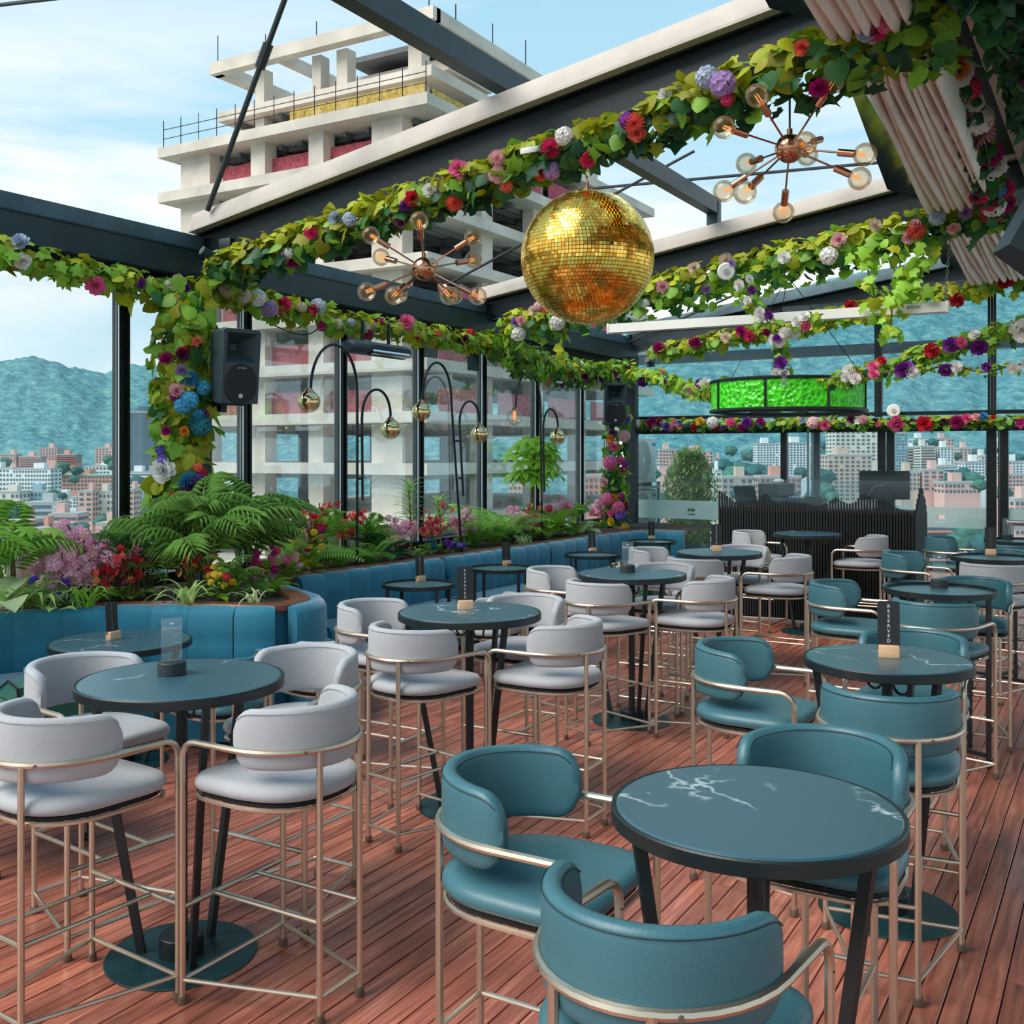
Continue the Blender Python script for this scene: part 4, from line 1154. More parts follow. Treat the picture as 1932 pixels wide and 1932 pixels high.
garland('cascade of roses and hydrangeas beside the folded canopy', fscale=1.25, pts=PX([(1690, -60), (1745, 40), (1778, 110), (1806, 190), (1836, 270), (1866, 350), (1888, 410)], -.98), rad=.125, per_m=200, size=.085, pal_top={'mid': 4, 'dark': 2, 'lime': 2}, pal_low={'dark': 3, 'deep': 2}, shapes={'heart': 2, 'ivy': 1}, nflow=44, fpal={'magenta': 3, 'rose': 3, 'lilac': 2, 'white': 3, 'blush': 2, 'orange': 2, 'blue': 1, 'violet': 1}, fsize=(.04, .075), flowers=[(.27, 'rose', 'rose', .085), (.33, 'rose', 'rose', .085), (.47, 'hydrangea', 'lilac', .11), (.5, 'peony', 'white', .12), (.53, 'hydrangea', 'white', .1), (.58, 'mum', 'blush', .08), (.68, 'rose', 'magenta', .08), (.73, 'peony', 'white', .1), (.82, 'rose', 'rose', .08), (.86, 'rose', 'rose', .08), (.9, 'rose', 'rose', .07), (.92, 'hydrangea', 'white', .1), (.96, 'mum', 'coral', .08)])
garland('dark leafy garland at the top right corner with plum hydrangea', PX([(1850, -130), (1910, 20), (1945, 150), (1975, 260), (2000, 350)], -.51), .17, 200, .11, {'lime': 2, 'mid': 3, 'dark': 3}, {'deep': 3, 'dark': 2}, {'heart': 2, 'ivy': 2}, 6, fpal={'orange': 2, 'magenta': 2, 'blush': 1, 'blue': 1}, flowers=[(.42, 'hydrangea', 'magenta', .12), (.57, 'peony', 'orange', .05)])
RW = {'purple': 5, 'white': 5, 'magenta': 1, 'pink': 1}
garland('clump of purple and white roses hanging above the green lamp', PY([(1405, 520), (1415, 560), (1450, 610), (1470, 640), (1478, 690), (1470, 735)], 10.0), .09, 100, .08, FRS, {'mid': 1, 'fresh': 1}, {'ivy': 1}, 14, RW, {'rose': 1}, (.05, .075), name='rose_swag')
garland('sprig of purple and white roses right of the lamp clump', PY([(1468, 640), (1500, 620), (1530, 600), (1555, 590)], 9.95), .06, 50, .08, FRS, None, {'ivy': 1}, 8, RW, {'rose': 1}, (.05, .07), name='rose_swag')
garland('ivy and rose swag climbing right from the green lamp', PY([(1580, 715), (1630, 700), (1690, 692), (1740, 670), (1800, 655), (1870, 632), (1960, 600)], 9.7), .1, 150, .09, FRS, {'mid': 2, 'fresh': 2, 'dark': 1}, {'ivy': 1}, 6, {'pink': 2, 'red': 3, 'purple': 2, 'white': 3}, {'rose': 1}, (.045, .07), name='rose_swag', flowers=[(.6, 'rose', 'purple', .085), (.72, 'rose', 'purple', .09), (.95, 'peony', 'white', .12), (.5, 'rose', 'red', .08)])
garland('thin swag of purple and white roses at the right edge', PY([(1545, 720), (1620, 712), (1700, 702), (1780, 692), (1850, 698), (1960, 688)], 9.6), .05, 60, .055, {'mid': 2, 'lime': 1}, None, {'oval': 1, 'ivy': 1}, 12, RW, {'rose': 1}, (.055, .08), name='rose_swag')
for k, (pp, lab) in enumerate((([(1625, 470), (1640, 520), (1650, 560), (1640, 600)], 'trailing ivy strand below the second rafter, left one'), ([(1690, 470), (1700, 520), (1685, 570), (1680, 630)], 'trailing ivy strand below the second rafter, long middle one'), ([(1745, 465), (1738, 510), (1725, 550), (1690, 540)], 'trailing ivy strand below the second rafter, right one'))):
    garland(lab, PY(pp, 10.3), .13, 42, .12, {'fresh': 3, 'lime': 1}, None, {'ivy': 1}, name='ivy_strand', group='trailing ivy strands')
garland('two small ivy leaves dangling in front of the left post', PX([(235, 540), (232, 560), (228, 575)], -6.52), .08, 30, .12, {'lime': 1}, None, {'heart': 1}, name='ivy_strand', group='trailing ivy strands')
garland('string of round leaves hanging left of the mirror ball', PY([(1062, 612), (1063, 650), (1060, 690)], 10.65), .05, 26, .09, {'lime': 1, 'fresh': 1}, None, {'heart': 1}, name='ivy_strand', group='trailing ivy strands')

# ---------------------------------------------------------------- planted things
def blade(mb, a, b, w, up=Vector((0, 0, 1)), droop=.0, mi=0):
    a, b = Vector(a), Vector(b); d = b - a; s_ = d.cross(up)
    if s_.length < 1e-5: s_ = Vector((1, 0, 0))
    s_ = s_.normalized() * w; m = a.lerp(b, .45); b = b + Vector((0, 0, -droop))
    mb.add([a, m - s_, m + s_, b], [(0, 1, 3), (0, 3, 2)], mi)
UM = {}
def unit(kind):
    """unit leaf / frond meshes: base at origin, rising along +Z and arching toward +Y"""
    if kind in UM: return UM[kind]
    mb = MB(); k_, colr = kind.split(':')
    r = random.Random(5)
    if k_ in ('palm', 'fern'):
        fern = k_ == 'fern'
        C = (lambda s: Vector((0, .75 * s ** 1.7, .95 * s - .42 * s ** 3))) if fern else (lambda s: Vector((0, .62 * s ** 2.0, 1.05 * s - .45 * s ** 3.2)))
        mb.tube([C(i / 10) for i in range(11)], .006, 4, radii=[.009 - .0065 * i / 10 for i in range(11)])
        n_ = 26 if fern else 13
        for i in range(n_):
            s = (.08 if fern else .22) + (.92 if fern else .78) * i / (n_ - 1); p = C(s); t_ = (C(min(1, s + .03)) - C(s - .03)).normalized()
            L = (.17 * math.sin(PI * (.12 + .82 * s)) + .02) if fern else (.27 * math.sin(PI * (.22 + .62 * s)) + .04)
            for sd_ in (-1, 1):
                d = (Vector((sd_, 0, 0)) * (.95 if fern else .75) + t_ * (.25 if fern else .62)).normalized() * L * r.uniform(.9, 1.1)
                blade(mb, p, p + d, .012 if fern else .0085, Vector((0, -.4, 1)), L * (.12 if fern else .42))
    elif k_ == 'strap':
        C = lambda s: Vector((0, .62 * s ** 1.4, .85 * s - .55 * s ** 2.6)); w = .03
        pts = [C(i / 6) for i in range(7)]; ws = [w * q for q in (.7, 1, 1, .95, .8, .5, .04)]
        vs = [];
        for p, ww in zip(pts, ws): vs += [p + Vector((-ww, 0, .25 * ww)), p, p + Vector((ww, 0, .25 * ww))]
        mb.add(vs, [(i * 3 + j, i * 3 + j + 1, i * 3 + j + 4, i * 3 + j + 3) for i in range(6) for j in range(2)])
    elif k_ == 'sword':
        C = lambda s: Vector((0, .8 * s, .55 * s - .45 * s ** 2.2)); pts = [C(i / 5) for i in range(6)]; ws = [.05 * q for q in (.6, 1, 1.05, .85, .5, .03)]
        vs = []
        for p, ww in zip(pts, ws): vs += [p + Vector((-ww, 0, .4 * ww)), p, p + Vector((ww, 0, .4 * ww))]
        mb.add(vs, [(i * 3 + j, i * 3 + j + 1, i * 3 + j + 4, i * 3 + j + 3) for i in range(5) for j in range(2)])
    elif k_ == 'broad':
        C = lambda s: Vector((0, .72 * s, .62 * s - .5 * s ** 2)); pts = [C(i / 7) for i in range(8)]; ws = [.0, .02, .13, .2, .21, .17, .1, .0]
        vs = []
        for p, ww in zip(pts, ws): vs += [p + Vector((-ww, 0, .3 * ww)), p, p + Vector((ww, 0, .3 * ww))]
        mb.add(vs, [(i * 3 + j, i * 3 + j + 1, i * 3 + j + 4, i * 3 + j + 3) for i in range(7) for j in range(2)])
    elif k_ == 'hand':      # palmate leaf of 7 leaflets
        for q in range(7):
            a = (q - 3) * .8; d = Vector((math.sin(a), math.cos(a), 0)); p0 = Vector((0, 0, .32)); sd_ = Vector((d.y, -d.x, 0))
            vs = [p0]
            for u, ww, dz_ in ((.3, .09, .0), (.65, .11, -.06), (1.0, .0, -.2)): vs += [p0 + d * u * .6 - sd_ * ww + Vector((0, 0, dz_)), p0 + d * u * .6 + sd_ * ww + Vector((0, 0, dz_))]
            mb.add(vs, [(0, 2, 1), (1, 2, 4, 3), (3, 4, 6, 5)])
        mb.cyl((0, -.1, 0), (0, 0, .32), .008, n=4)
    UM[kind] = mb.mesh({'palm': 'frond', 'fern': 'frond'}.get(k_, 'leaf'), LEAF[colr], ang=180)
    return UM[kind]
def place(root, kind, p, az, tilt, s, nm):
    o = link(nm, unit(kind), root, p); o.rotation_euler = (tilt, 0, az); o.scale = (s,) * 3 if not hasattr(s, '__len__') else s
    return o
def base_pt(px, x, z=.83):
    x *= 1.018; p = atx(px, 900, x); return Vector((x, p.y, z))
def plant(kind, label, px, ptop, x=-6.35, colr=None, n=None, flow=None, cat='plant', group='planter plants', lean=0, base=None, hh=None):
    b = base if base is not None else base_pt(px, x)
    H = hh if hh else max(.15, atx(px, ptop, b.x).z - b.z)
    nm = {'palm': 'potted_palm', 'fern': 'fern', 'strap': 'spider_plant', 'dracaena': 'dracaena', 'broad': 'broadleaf_plant', 'tree': 'umbrella_tree', 'blossom': 'blossom_spray', 'orchid': 'orchid_spray', 'bush': 'flowering_shrub', 'mums': 'flower_clump'}[kind]
    root = thing(nm, label, cat, b, rnd.uniform(0, 6.28), group)
    if kind in ('palm', 'fern'):
        c = colr or ('palm' if kind == 'palm' else 'fern'); n_ = int((n or 13) * 1.7) if kind == 'palm' else (n or 15)
        canes = [(rnd.uniform(-.14, .14), rnd.uniform(-.14, .14), H * rnd.uniform(.2, .5)) for _ in range(6)] if kind == 'palm' else [(0, 0, 0)]
        if kind == 'palm':
            for (cx0, cy0, cz0) in canes: MB().tube([(cx0 * .5, cy0 * .5, 0), (cx0 * .8, cy0 * .8, cz0 * .5), (cx0, cy0, cz0 + .02)], .009, 6).build('cane', 'vine', root)
        for k in range(n_):
            s = H * (rnd.uniform(.5, .8) / .75 if kind == 'palm' else rnd.uniform(.6, 1.12) / .62); q = canes[k % len(canes)]
            place(root, '%s:%s' % (kind, c), (q[0] + rnd.uniform(-.03, .03), q[1] + rnd.uniform(-.03, .03), q[2]), k * 2.4 + rnd.uniform(-.3, .3), rnd.uniform(-.35, .35) if kind == 'palm' else rnd.uniform(-.45, .3), s, 'frond').rotation_euler[1] = rnd.uniform(-.5, .5)
    elif kind == 'strap':
        for k in range(n or 26): place(root, 'strap:' + (colr or 'grass'), (rnd.uniform(-.04, .04), rnd.uniform(-.04, .04), 0), k * 2.4, rnd.uniform(-.5, .2), H * rnd.uniform(.7, 1.2) / .6, 'leaf')
    elif kind == 'dracaena':
        for st in range(n or 1):
            hx, hy = rnd.uniform(-.1, .1) * (n or 1 > 1), rnd.uniform(-.1, .1); hz = H * rnd.uniform(.75, .92)
            MB().tube([(0, 0, 0), (hx * .5, hy * .3, hz * .5), (hx, hy, hz)], .012, 6).build('stem', 'bark', root)
            for q in range(46):
                f = .35 + .65 * q / 46
                place(root, 'sword:' + (colr or 'dark'), (hx * f, hy * f, hz * f), q * 2.4, .55 * f - .35, rnd.uniform(.22, .32), 'leaf')
    elif kind == 'broad':
        for k in range(n or 9): place(root, 'broad:' + (colr or 'mid'), (rnd.uniform(-.03, .03), rnd.uniform(-.03, .03), 0), k * 2.4, rnd.uniform(-.3, .5), H * rnd.uniform(.7, 1.2) / .5, 'leaf')
    elif kind == 'tree':
        tr = [Vector((0, 0, 0)), Vector((.03, .02, H * .3)), Vector((-.02, .03, H * .6)), Vector((0, 0, H * .85))]
        MB().tube(smooth_path(tr, 4), .018, 7, radii=None).build('trunk', 'bark', root)
        for k in range(n or 22):
            f = rnd.uniform(.3, 1.0); az = k * 2.4; rd_ = rnd.uniform(.08, .3); place(root, 'hand:' + (colr or 'fresh'), (-math.sin(az) * rd_, math.cos(az) * rd_, H * (.38 + .58 * f) - rd_ * .4), az, rnd.uniform(-.7, -.1), rnd.uniform(.3, .46) * (1 if H > .7 else .55), 'leaf')
    elif kind in ('blossom', 'orchid'):
        for k in range(n or 5):
            a = k * 2.4; e = Vector((math.cos(a) * .22 * rnd.uniform(.4, 1.3), math.sin(a) * .22 * rnd.uniform(.4, 1.3), H * rnd.uniform(.6, 1.05)))
            P = smooth_path([(0, 0, 0), (e.x * .25, e.y * .25, e.z * .55), e], 5)
            MB().tube(P, .006, 5).build('stem', 'bark' if kind == 'blossom' else 'vine', root)
            for q in range(7 if kind == 'blossom' else 9):
                f = rnd.uniform(.55, 1.0); p = P[int(f * (len(P) - 1))] + Vector((rnd.gauss(0, .045), rnd.gauss(0, .045), rnd.gauss(0, .03)))
                flower(root, 'puff' if kind == 'blossom' else 'small', pick(flow), p, Vector((rnd.gauss(0, 1), rnd.gauss(0, 1), .5)), rnd.uniform(.04, .06) if kind == 'blossom' else rnd.uniform(.025, .038), 'blossom')
        for k in range(6): place(root, 'broad:mid', (0, 0, 0), k * 1.1, rnd.uniform(-.2, .4), rnd.uniform(.18, .3), 'leaf')
    elif kind in ('bush', 'mums'):
        for k in range(n or 22): place(root, 'broad:' + (colr or 'mid'), (rnd.uniform(-.08, .08), rnd.uniform(-.08, .08), rnd.uniform(0, H * .5)), k * 2.4, rnd.uniform(-.3, .4), rnd.uniform(.13, .22), 'leaf')
        for k in range(12 if kind == 'bush' else 5): flower(root, 'hydrangea' if kind == 'bush' else 'mum', pick(flow), Vector((rnd.uniform(-.12, .12), rnd.uniform(-.12, .12), H * rnd.uniform(.45, 1.0))), Vector((rnd.gauss(0, .6), rnd.gauss(0, .6), 1)), rnd.uniform(.03, .045), 'flower')
    return root
PK = {'candy': 6, 'pink': 1, 'blush': 2}; OR_ = {'coral': 3, 'red': 3, 'yellow': 1}
for a in [
    ('palm', 'largest feathery palm arching over the planter tip', 385, 930, -5.8, None, 26), ('palm', 'feathery palm behind the planter tip beside the column', 465, 930, -6.1, None, 18), ('palm', 'low palm at the front of the planter tip', 430, 1060, -5.5, None, 12),
    ('palm', 'dark drooping palm left of the leafy column', 290, 1000, -6.15, 'palm', 18), ('dracaena', 'dark drooping dracaena left of the largest palm', 262, 990, -6.15, 'dark', 2),
    ('strap', 'spider plant on the planter rim below the largest palm', 350, 1075, -5.55, None, 20), ('strap', 'variegated spider plant at the wooden planter tip', 478, 1095, -5.2, 'pale', 16), ('broad', 'glossy broadleaf plant at the planter tip', 505, 1085, -5.45, 'mid', 8),
    ('bush', 'yellow and red flowering shrub under the largest palm', 425, 1065, -5.5, 'mid', None, {'yellow': 3, 'red': 3, 'orange': 1}), ('bush', 'magenta flowering shrub at the right of the palms', 500, 1035, -5.7, 'mid', None, {'magenta': 3, 'rose': 2}),
    ('blossom', 'tall spray of pink cherry blossom by the left window', 165, 985, -6.35, None, 8, PK), ('blossom', 'low spray of pink blossom at the left window', 118, 1020, -6.3, None, 6, PK), ('blossom', 'pink blossom spray just left of the dark palm', 222, 1025, -6.3, None, 7, PK),
    ('orchid', 'red orchid spray among pink blossom', 195, 1030, -6.2, None, 5, OR_), ('orchid', 'red orchid spray beside the dark palm', 248, 1035, -6.1, None, 5, OR_), ('orchid', 'red orchid spray rising between the palms', 360, 1000, -5.9, None, 5, OR_),
    ('strap', 'spider plant near the left window sill', 62, 1075, -6.25, None, 30), ('strap', 'spider plant below the low pink blossom', 128, 1075, -6.15, 'grass', 26), ('strap', 'bright green grassy tuft below tall pink blossom', 160, 1085, -6.0, 'fresh', 20), ('fern', 'fern at the left edge of the planter', 35, 1085, -6.3, None, 10),
    ('tree', 'small twisted tree with leaf rosettes at the left edge', 32, 965, -6.5, 'fresh', 9), ('broad', 'big striped leaf plant cut by the left edge', -8, 1065, -6.3, 'pale', 5), ('palm', 'spiky palm cut by the left edge', -20, 975, -6.5, 'fern', 8), ('mums', 'small violet daisies by the left rim', 95, 1095, -6.1, 'grass', 14, {'violet': 2, 'purple': 2}),
    ('fern', 'fern right of the palms behind the banquette', 560, 1000, -6.25, None, 16), ('fern', 'broad fern below the first arc lamp', 640, 1000, -6.3, None, 18), ('fern', 'fern drooping over the rim by the first arc lamp', 700, 1015, -6.2, None, 16),
    ('orchid', 'red orchid cluster right of the palms', 590, 945, -6.4, None, 8, OR_), ('orchid', 'tall coral orchid near the first glass post', 650, 950, -6.45, None, 6, OR_), ('bush', 'lime and magenta shrub right of the palms', 575, 1000, -6.1, 'lime', None, {'magenta': 2, 'yellow': 2}), ('bush', 'pink button flowers low beside the ferns', 540, 1040, -6.05, 'mid', None, {'pink': 1, 'blush': 1}), ('blossom', 'pale pink blossom behind the red orchids', 545, 965, -6.5, None, 5, PK),
    ('palm', 'light palm beside the first arc lamp', 610, 975, -6.45, 'fern', 10), ('palm', 'spreading palm behind the first arc lamp', 690, 980, -6.45, 'fern', 10),
    ('broad', 'wide leaf plant right of the first arc lamp', 722, 1000, -6.3, 'dark', 8), ('blossom', 'pink blossom between the first and second arc lamps', 748, 975, -6.35, None, 6, PK), ('dracaena', 'tall dracaena beside the second glass post', 776, 885, -6.4, 'palm', 1), ('dracaena', 'yellow-green dracaena left of the second arc lamp', 832, 925, -6.4, 'grass', 1),
    ('orchid', 'coral orchid below the yellow-green dracaena', 815, 960, -6.3, None, 7, {'coral': 3, 'rose': 2}), ('mums', 'teal pompom flowers by the rim', 800, 1018, -6.1, 'mid', 16, {'teal': 3, 'sky': 1}), ('bush', 'violet flowering shrub at the foot of the second arc lamp', 852, 1018, -6.1, 'dark', None, {'violet': 2, 'purple': 3}), ('blossom', 'pink blossom behind the second arc lamp', 872, 955, -6.45, None, 5, PK),
    ('fern', 'leafy fern right of the second arc lamp', 898, 960, -6.35, None, 18), ('fern', 'dense fern between second and third arc lamps', 932, 955, -6.3, None, 18), ('fern', 'tall fern left of the umbrella tree', 960, 950, -6.35, 'palm', 16), ('broad', 'dark split-leaf plant behind the ferns', 950, 965, -6.5, 'dark', 8),
    ('blossom', 'pink blossom at the foot of the umbrella tree', 985, 955, -6.3, None, 7, PK), ('orchid', 'red orchid spray at the foot of the umbrella tree', 1005, 955, -6.25, None, 9, OR_), ('strap', 'variegated spider plant on the rim near the third arc lamp', 985, 1015, -6.0, 'pale', 30), ('tree', 'umbrella tree rising beside the third arc lamp', 1008, 828, -6.4, 'fresh', 26),
    ('broad', 'wide leaf plant beside the third arc lamp', 1035, 960, -6.2, 'mid', 10), ('blossom', 'pink blossom right of the third arc lamp', 1050, 945, -6.3, None, 6, PK), ('palm', 'arching palm by the last glass panes', 1085, 955, -6.35, 'fern', 12), ('broad', 'pale broadleaf shrub at the far end of the planter', 1095, 975, -6.15, 'pale', 16), ('blossom', 'pink blossom beside the far flower column', 1135, 930, -6.4, None, 4, PK)]:
    kw = {}
    kind, lab, px, top, x = a[:5]
    plant(kind, lab, px, top, x, a[5] if len(a) > 5 else None, a[6] if len(a) > 6 else None, a[7] if len(a) > 7 else None)
# ================================================================ FIXTURES
# ---- mirror ball
bc = aty(1108, 486, 5.98); BR = 125 * (bc - CAMP).dot(Vector((-sT, cT, 0))) / F
ball = thing('mirror_ball', 'large gold mirror ball hanging from the first rafter', 'disco ball', bc)
MB().ball((0, 0, 0), BR * .985, 40, 24).build('core', 'gold_core', ball)
mat('gold_a', (255, 218, 110), .16, 1.0); mat('gold_b', (252, 198, 84), .2, 1.0); mat('gold_c', (240, 170, 62), .24, 1.0)
rows = 58; ts = PI * BR / rows
tiles = []
for i in range(rows):
    la = -PI / 2 + (i + .5) * PI / rows; nn = max(4, int(round(2 * PI * BR * math.cos(la) / ts)))
    for k in range(nn):
        a = 2 * PI * k / nn; tiles.append((la, a, 2 * PI * BR * math.cos(la) / nn))
tocam = (CAMP - bc).normalized()
TM = {}
def tile_geo(w, h):
    e = .0012
    return [(-w, -h, 0), (w, -h, 0), (w, h, 0), (-w, h, 0), (-w + e, -h + e, .004), (w - e, -h + e, .004), (w - e, h - e, .004), (-w + e, h - e, .004)], [(4, 5, 6, 7), (0, 1, 5, 4), (1, 2, 6, 5), (2, 3, 7, 6), (3, 0, 4, 7)]
tl = []
for (la, a, w) in tiles:
    nrm = Vector((math.cos(la) * math.cos(a), math.cos(la) * math.sin(a), math.sin(la)))
    jit = Vector((rnd.gauss(0, .028), rnd.gauss(0, .028), rnd.gauss(0, .028)))
    tl.append((nrm.dot(tocam), nrm, nrm + jit, w, rnd.choice('aaabbc')))
tl.sort(key=lambda t: -t[0])
mb = MB()
for j, (d_, nrm, nj, w, mcol) in enumerate(tl):
    M = frame_matrix(nrm * BR * .992, nj, Vector((0, 0, 1)), 1.0)
    if j < 290:
        k = (round(w, 3), mcol)
        if k not in TM:
            q = MB(); q.add(*tile_geo(k[0] * .47, ts * .47)); TM[k] = q.mesh('mirror_tile', 'gold_' + mcol, smooth=False)
        o = link('mirror_tile', TM[k], ball); o.matrix_local = M
    else:
        g = tile_geo(w * .47, ts * .47); mb.add([M @ Vector(v) for v in g[0]], g[1], 'abc'.index(mcol))
o = mb.build('mirror_tiles', ['gold_a', 'gold_b', 'gold_c'], ball, smooth=False); o['kind'] = 'stuff'
MB().lathe([(.03, BR - .01), (.03, BR + .02), (.012, BR + .03), (.012, BR + .06)], 14).build('cap', 'copper', ball)
hz = zb(bc.x) - .3 - bc.z
ch = MB(); z = BR + .05
while z < hz - .1:
    pts = [Vector((.012 * math.cos(a), 0, z + .02 + .026 * math.sin(a))) for a in [2 * PI * q / 8 for q in range(8)]]
    if int(z / .04) % 2: pts = [Vector((p.y, p.x, p.z)) for p in pts]
    ch.tube(pts, .003, 4, closed=True); z += .04
ch.build('chain', 'gold_a', ball)
t = MB(); t.cyl((0, 0, hz - .12), (0, 0, hz + .02), .06, .07, 14); t.build('motor', 'plastic_black', ball)
cb = MB()
for q in range(4): cb.tube([Vector((.13 + .055 * math.cos(a), -.02 + .006 * q, hz - .04 + .03 * math.sin(a) + .006 * q)) for a in [2 * PI * k / 14 for k in range(14)]], .005, 5, closed=True)
cb.build('coiled_cable', 'wire', ball)
# ---- sputnik chandeliers
RV, FV, UV = Vector((cT, sT, 0)), Vector((-sT, cT, 0)), Vector((0, 0, 1))
def chandelier(px, py, yy, dirs, label, ztop):
    c = aty(px, py, yy); Z = (c - CAMP).dot(FV); k = Z / F
    t_ = thing('sputnik_chandelier', label, 'chandelier', c, 0, 'copper sputnik chandeliers')
    MB().ball((0, 0, 0), .083, 24, 14).build('hub', 'copper', t_)
    MB().cyl((0, 0, .08), (0, 0, ztop - c.z), .006, n=6).build('rod', 'wire', t_)
    MB().cyl((0, 0, .078), (0, 0, .11), .016, n=10).build('collar', 'copper', t_)
    LL = .43
    for (dx, dy, sg, has) in dirs:
        v = RV * dx * k - UV * dy * k
        L2 = max(LL, v.length * 1.02); v = v + FV * sg * math.sqrt(max(0, L2 * L2 - v.length ** 2)); u = v.normalized()
        a_ = MB().cyl(u * .07, u * (L2 - .13), .006, n=6).build('arm', 'copper', t_)
        so_ = MB().cyl(u * (L2 - .15), u * (L2 - .055), .021, n=12).build('socket', 'copper', t_)
        if has:
            M = u.to_track_quat('Z', 'Y').to_matrix().to_4x4(); M.translation = u * L2
            pr = [(.014, -.062)] + [(.064 * math.sin(b), -.064 * math.cos(b)) for b in [.35 + (PI - .35) * q / 12 for q in range(12)]] + [(.0, .064)]
            b_ = MB(); b_.lathe(pr, 18, M=M); bo = b_.build('bulb', 'bulb_glass', t_, ang=80)
            f_ = MB()
            for q in range(4): 
                e = Vector((.012 * math.cos(q * 1.57), .012 * math.sin(q * 1.57), 0)); f_.tube([M @ (e + Vector((0, 0, -.045))), M @ (e * .8 + Vector((0, 0, .005)))], .0025, 4)
            f_.build('filament', 'filament', bo)
    return t_
chandelier(1490, 280, 5.95, [(-84, -68, -1, 1), (53, -92, -1, 1), (-133, -26, -1, 1), (-52, -8, 1, 1), (95, -48, 1, 0), (68, -22, 1, 1), (117, 33, -1, 1), (118, 68, -1, 1), (15, 97, 1, 1), (-95, 95, -1, 1), (-113, 67, 1, 1), (-10, 32, -1, 1)], 'copper sputnik chandelier right of the mirror ball', zb(-1.7) - .25)
chandelier(800, 507, 6.05, [(-97, -58, -1, 1), (-89, -34, 1, 1), (-1, -70, -1, 1), (95, -51, -1, 1), (91, -29, 1, 1), (-105, 47, -1, 1), (-57, 34, 1, 1), (-47, 63, -1, 1), (52, 36, 1, 1), (52, 63, -1, 1), (102, 55, -1, 1), (3, -25, 1, 1)], 'copper sputnik chandelier left of the mirror ball', zb(-4.2) - .25)
# ---- arc floor lamps
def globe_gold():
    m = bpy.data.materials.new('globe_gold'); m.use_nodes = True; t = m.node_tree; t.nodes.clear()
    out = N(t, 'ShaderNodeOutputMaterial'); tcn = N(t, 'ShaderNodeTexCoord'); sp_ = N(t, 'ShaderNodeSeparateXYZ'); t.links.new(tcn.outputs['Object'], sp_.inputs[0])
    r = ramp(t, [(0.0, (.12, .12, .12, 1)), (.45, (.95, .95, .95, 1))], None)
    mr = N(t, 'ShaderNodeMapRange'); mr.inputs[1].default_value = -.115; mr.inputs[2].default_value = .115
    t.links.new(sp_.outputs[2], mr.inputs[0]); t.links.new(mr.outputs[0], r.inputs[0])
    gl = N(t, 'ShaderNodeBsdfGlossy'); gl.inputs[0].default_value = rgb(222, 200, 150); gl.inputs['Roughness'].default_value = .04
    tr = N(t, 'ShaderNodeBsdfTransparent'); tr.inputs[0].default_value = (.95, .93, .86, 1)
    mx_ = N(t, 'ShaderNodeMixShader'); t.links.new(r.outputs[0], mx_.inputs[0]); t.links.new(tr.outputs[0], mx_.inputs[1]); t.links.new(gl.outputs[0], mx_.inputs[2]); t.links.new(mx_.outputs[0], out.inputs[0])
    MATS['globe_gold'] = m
globe_gold()
XL = -6.2
def lamp(label, poles, links):
    b0 = atx(poles[0]['base'][0], poles[0]['base'][1], XL); b0.z = .835
    t_ = thing('arc_floor_lamp', label, 'floor lamp', b0, 0, 'twin arc lamps in the planter')
    MB().lathe([(.07, 0), (.072, .01), (.02, .016), (.02, .04)], 18).build('base', 'lampblack', t_)
    for i, p in enumerate(poles):
        (bx, by), (sx, sy), top, (ex, ey), (gx, gy, gr), clear = p['base'], p['start'], p['top'], p['end'], p['globe'], p.get('clear')
        pix = [(bx, by), (bx + (sx - bx) * .5, by + (sy - by) * .5), (sx, sy)]
        cxx = (sx + ex) / 2; hw = (sx - ex) / 2
        for q in range(1, 16):
            a = PI * q / 16; s_y = sy + (ey - sy) * q / 16
            pix.append((cxx + hw * math.cos(a), s_y + (top - (sy + ey) / 2) * math.sin(a) ** .9))
        pix.append((ex, ey))
        pts = [atx(a, b, XL) - b0 for a, b in pix]
        if i == 0: pts[0] = Vector((0, 0, .01))
        MB().tube(pts, .013, 8).build('arc_pole', 'lampblack', t_)
        g = atx(gx, gy, XL); rr = gr * (g - CAMP).dot(FV) / F
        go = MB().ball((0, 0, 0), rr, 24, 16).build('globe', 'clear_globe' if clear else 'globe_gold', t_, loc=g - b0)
        MB().lathe([(.0, rr + .03), (.012, rr + .03), (.03, rr + .012), (rr * .5, rr * .88), (rr * .48, rr * .86)][::-1], 16).build('cap', 'copper', go)
        e = pts[-1]; MB().cyl(e, g - b0 + Vector((0, 0, rr)), .008, n=6).build('stem', 'lampblack', t_)
        bu = MB(); bu.cyl((0, 0, rr * .9), (0, 0, rr * .3), .02, n=8); bu.ball((0, 0, .0), rr * .22, 10, 6, sc=(1, 1, 1.6)); bu.build('bulb', 'filament', go)
    for (a, b, c) in links:
        p, q = atx(a, c, XL) - b0, atx(b, c, XL) - b0; MB().cyl(p, q, .012, n=8).build('connector', 'lampblack', t_)
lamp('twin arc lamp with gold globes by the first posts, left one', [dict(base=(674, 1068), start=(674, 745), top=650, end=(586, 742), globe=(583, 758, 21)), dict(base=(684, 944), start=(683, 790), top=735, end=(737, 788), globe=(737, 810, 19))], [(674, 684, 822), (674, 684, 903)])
lamp('twin arc lamp with gold globes, the middle one', [dict(base=(871, 1042), start=(852, 765), top=684, end=(797, 760), globe=(795, 777, 18)), dict(base=(874, 935), start=(867, 800), top=757, end=(905, 800), globe=(905, 819, 16.5))], [(860, 868, 832), (866, 872, 902)])
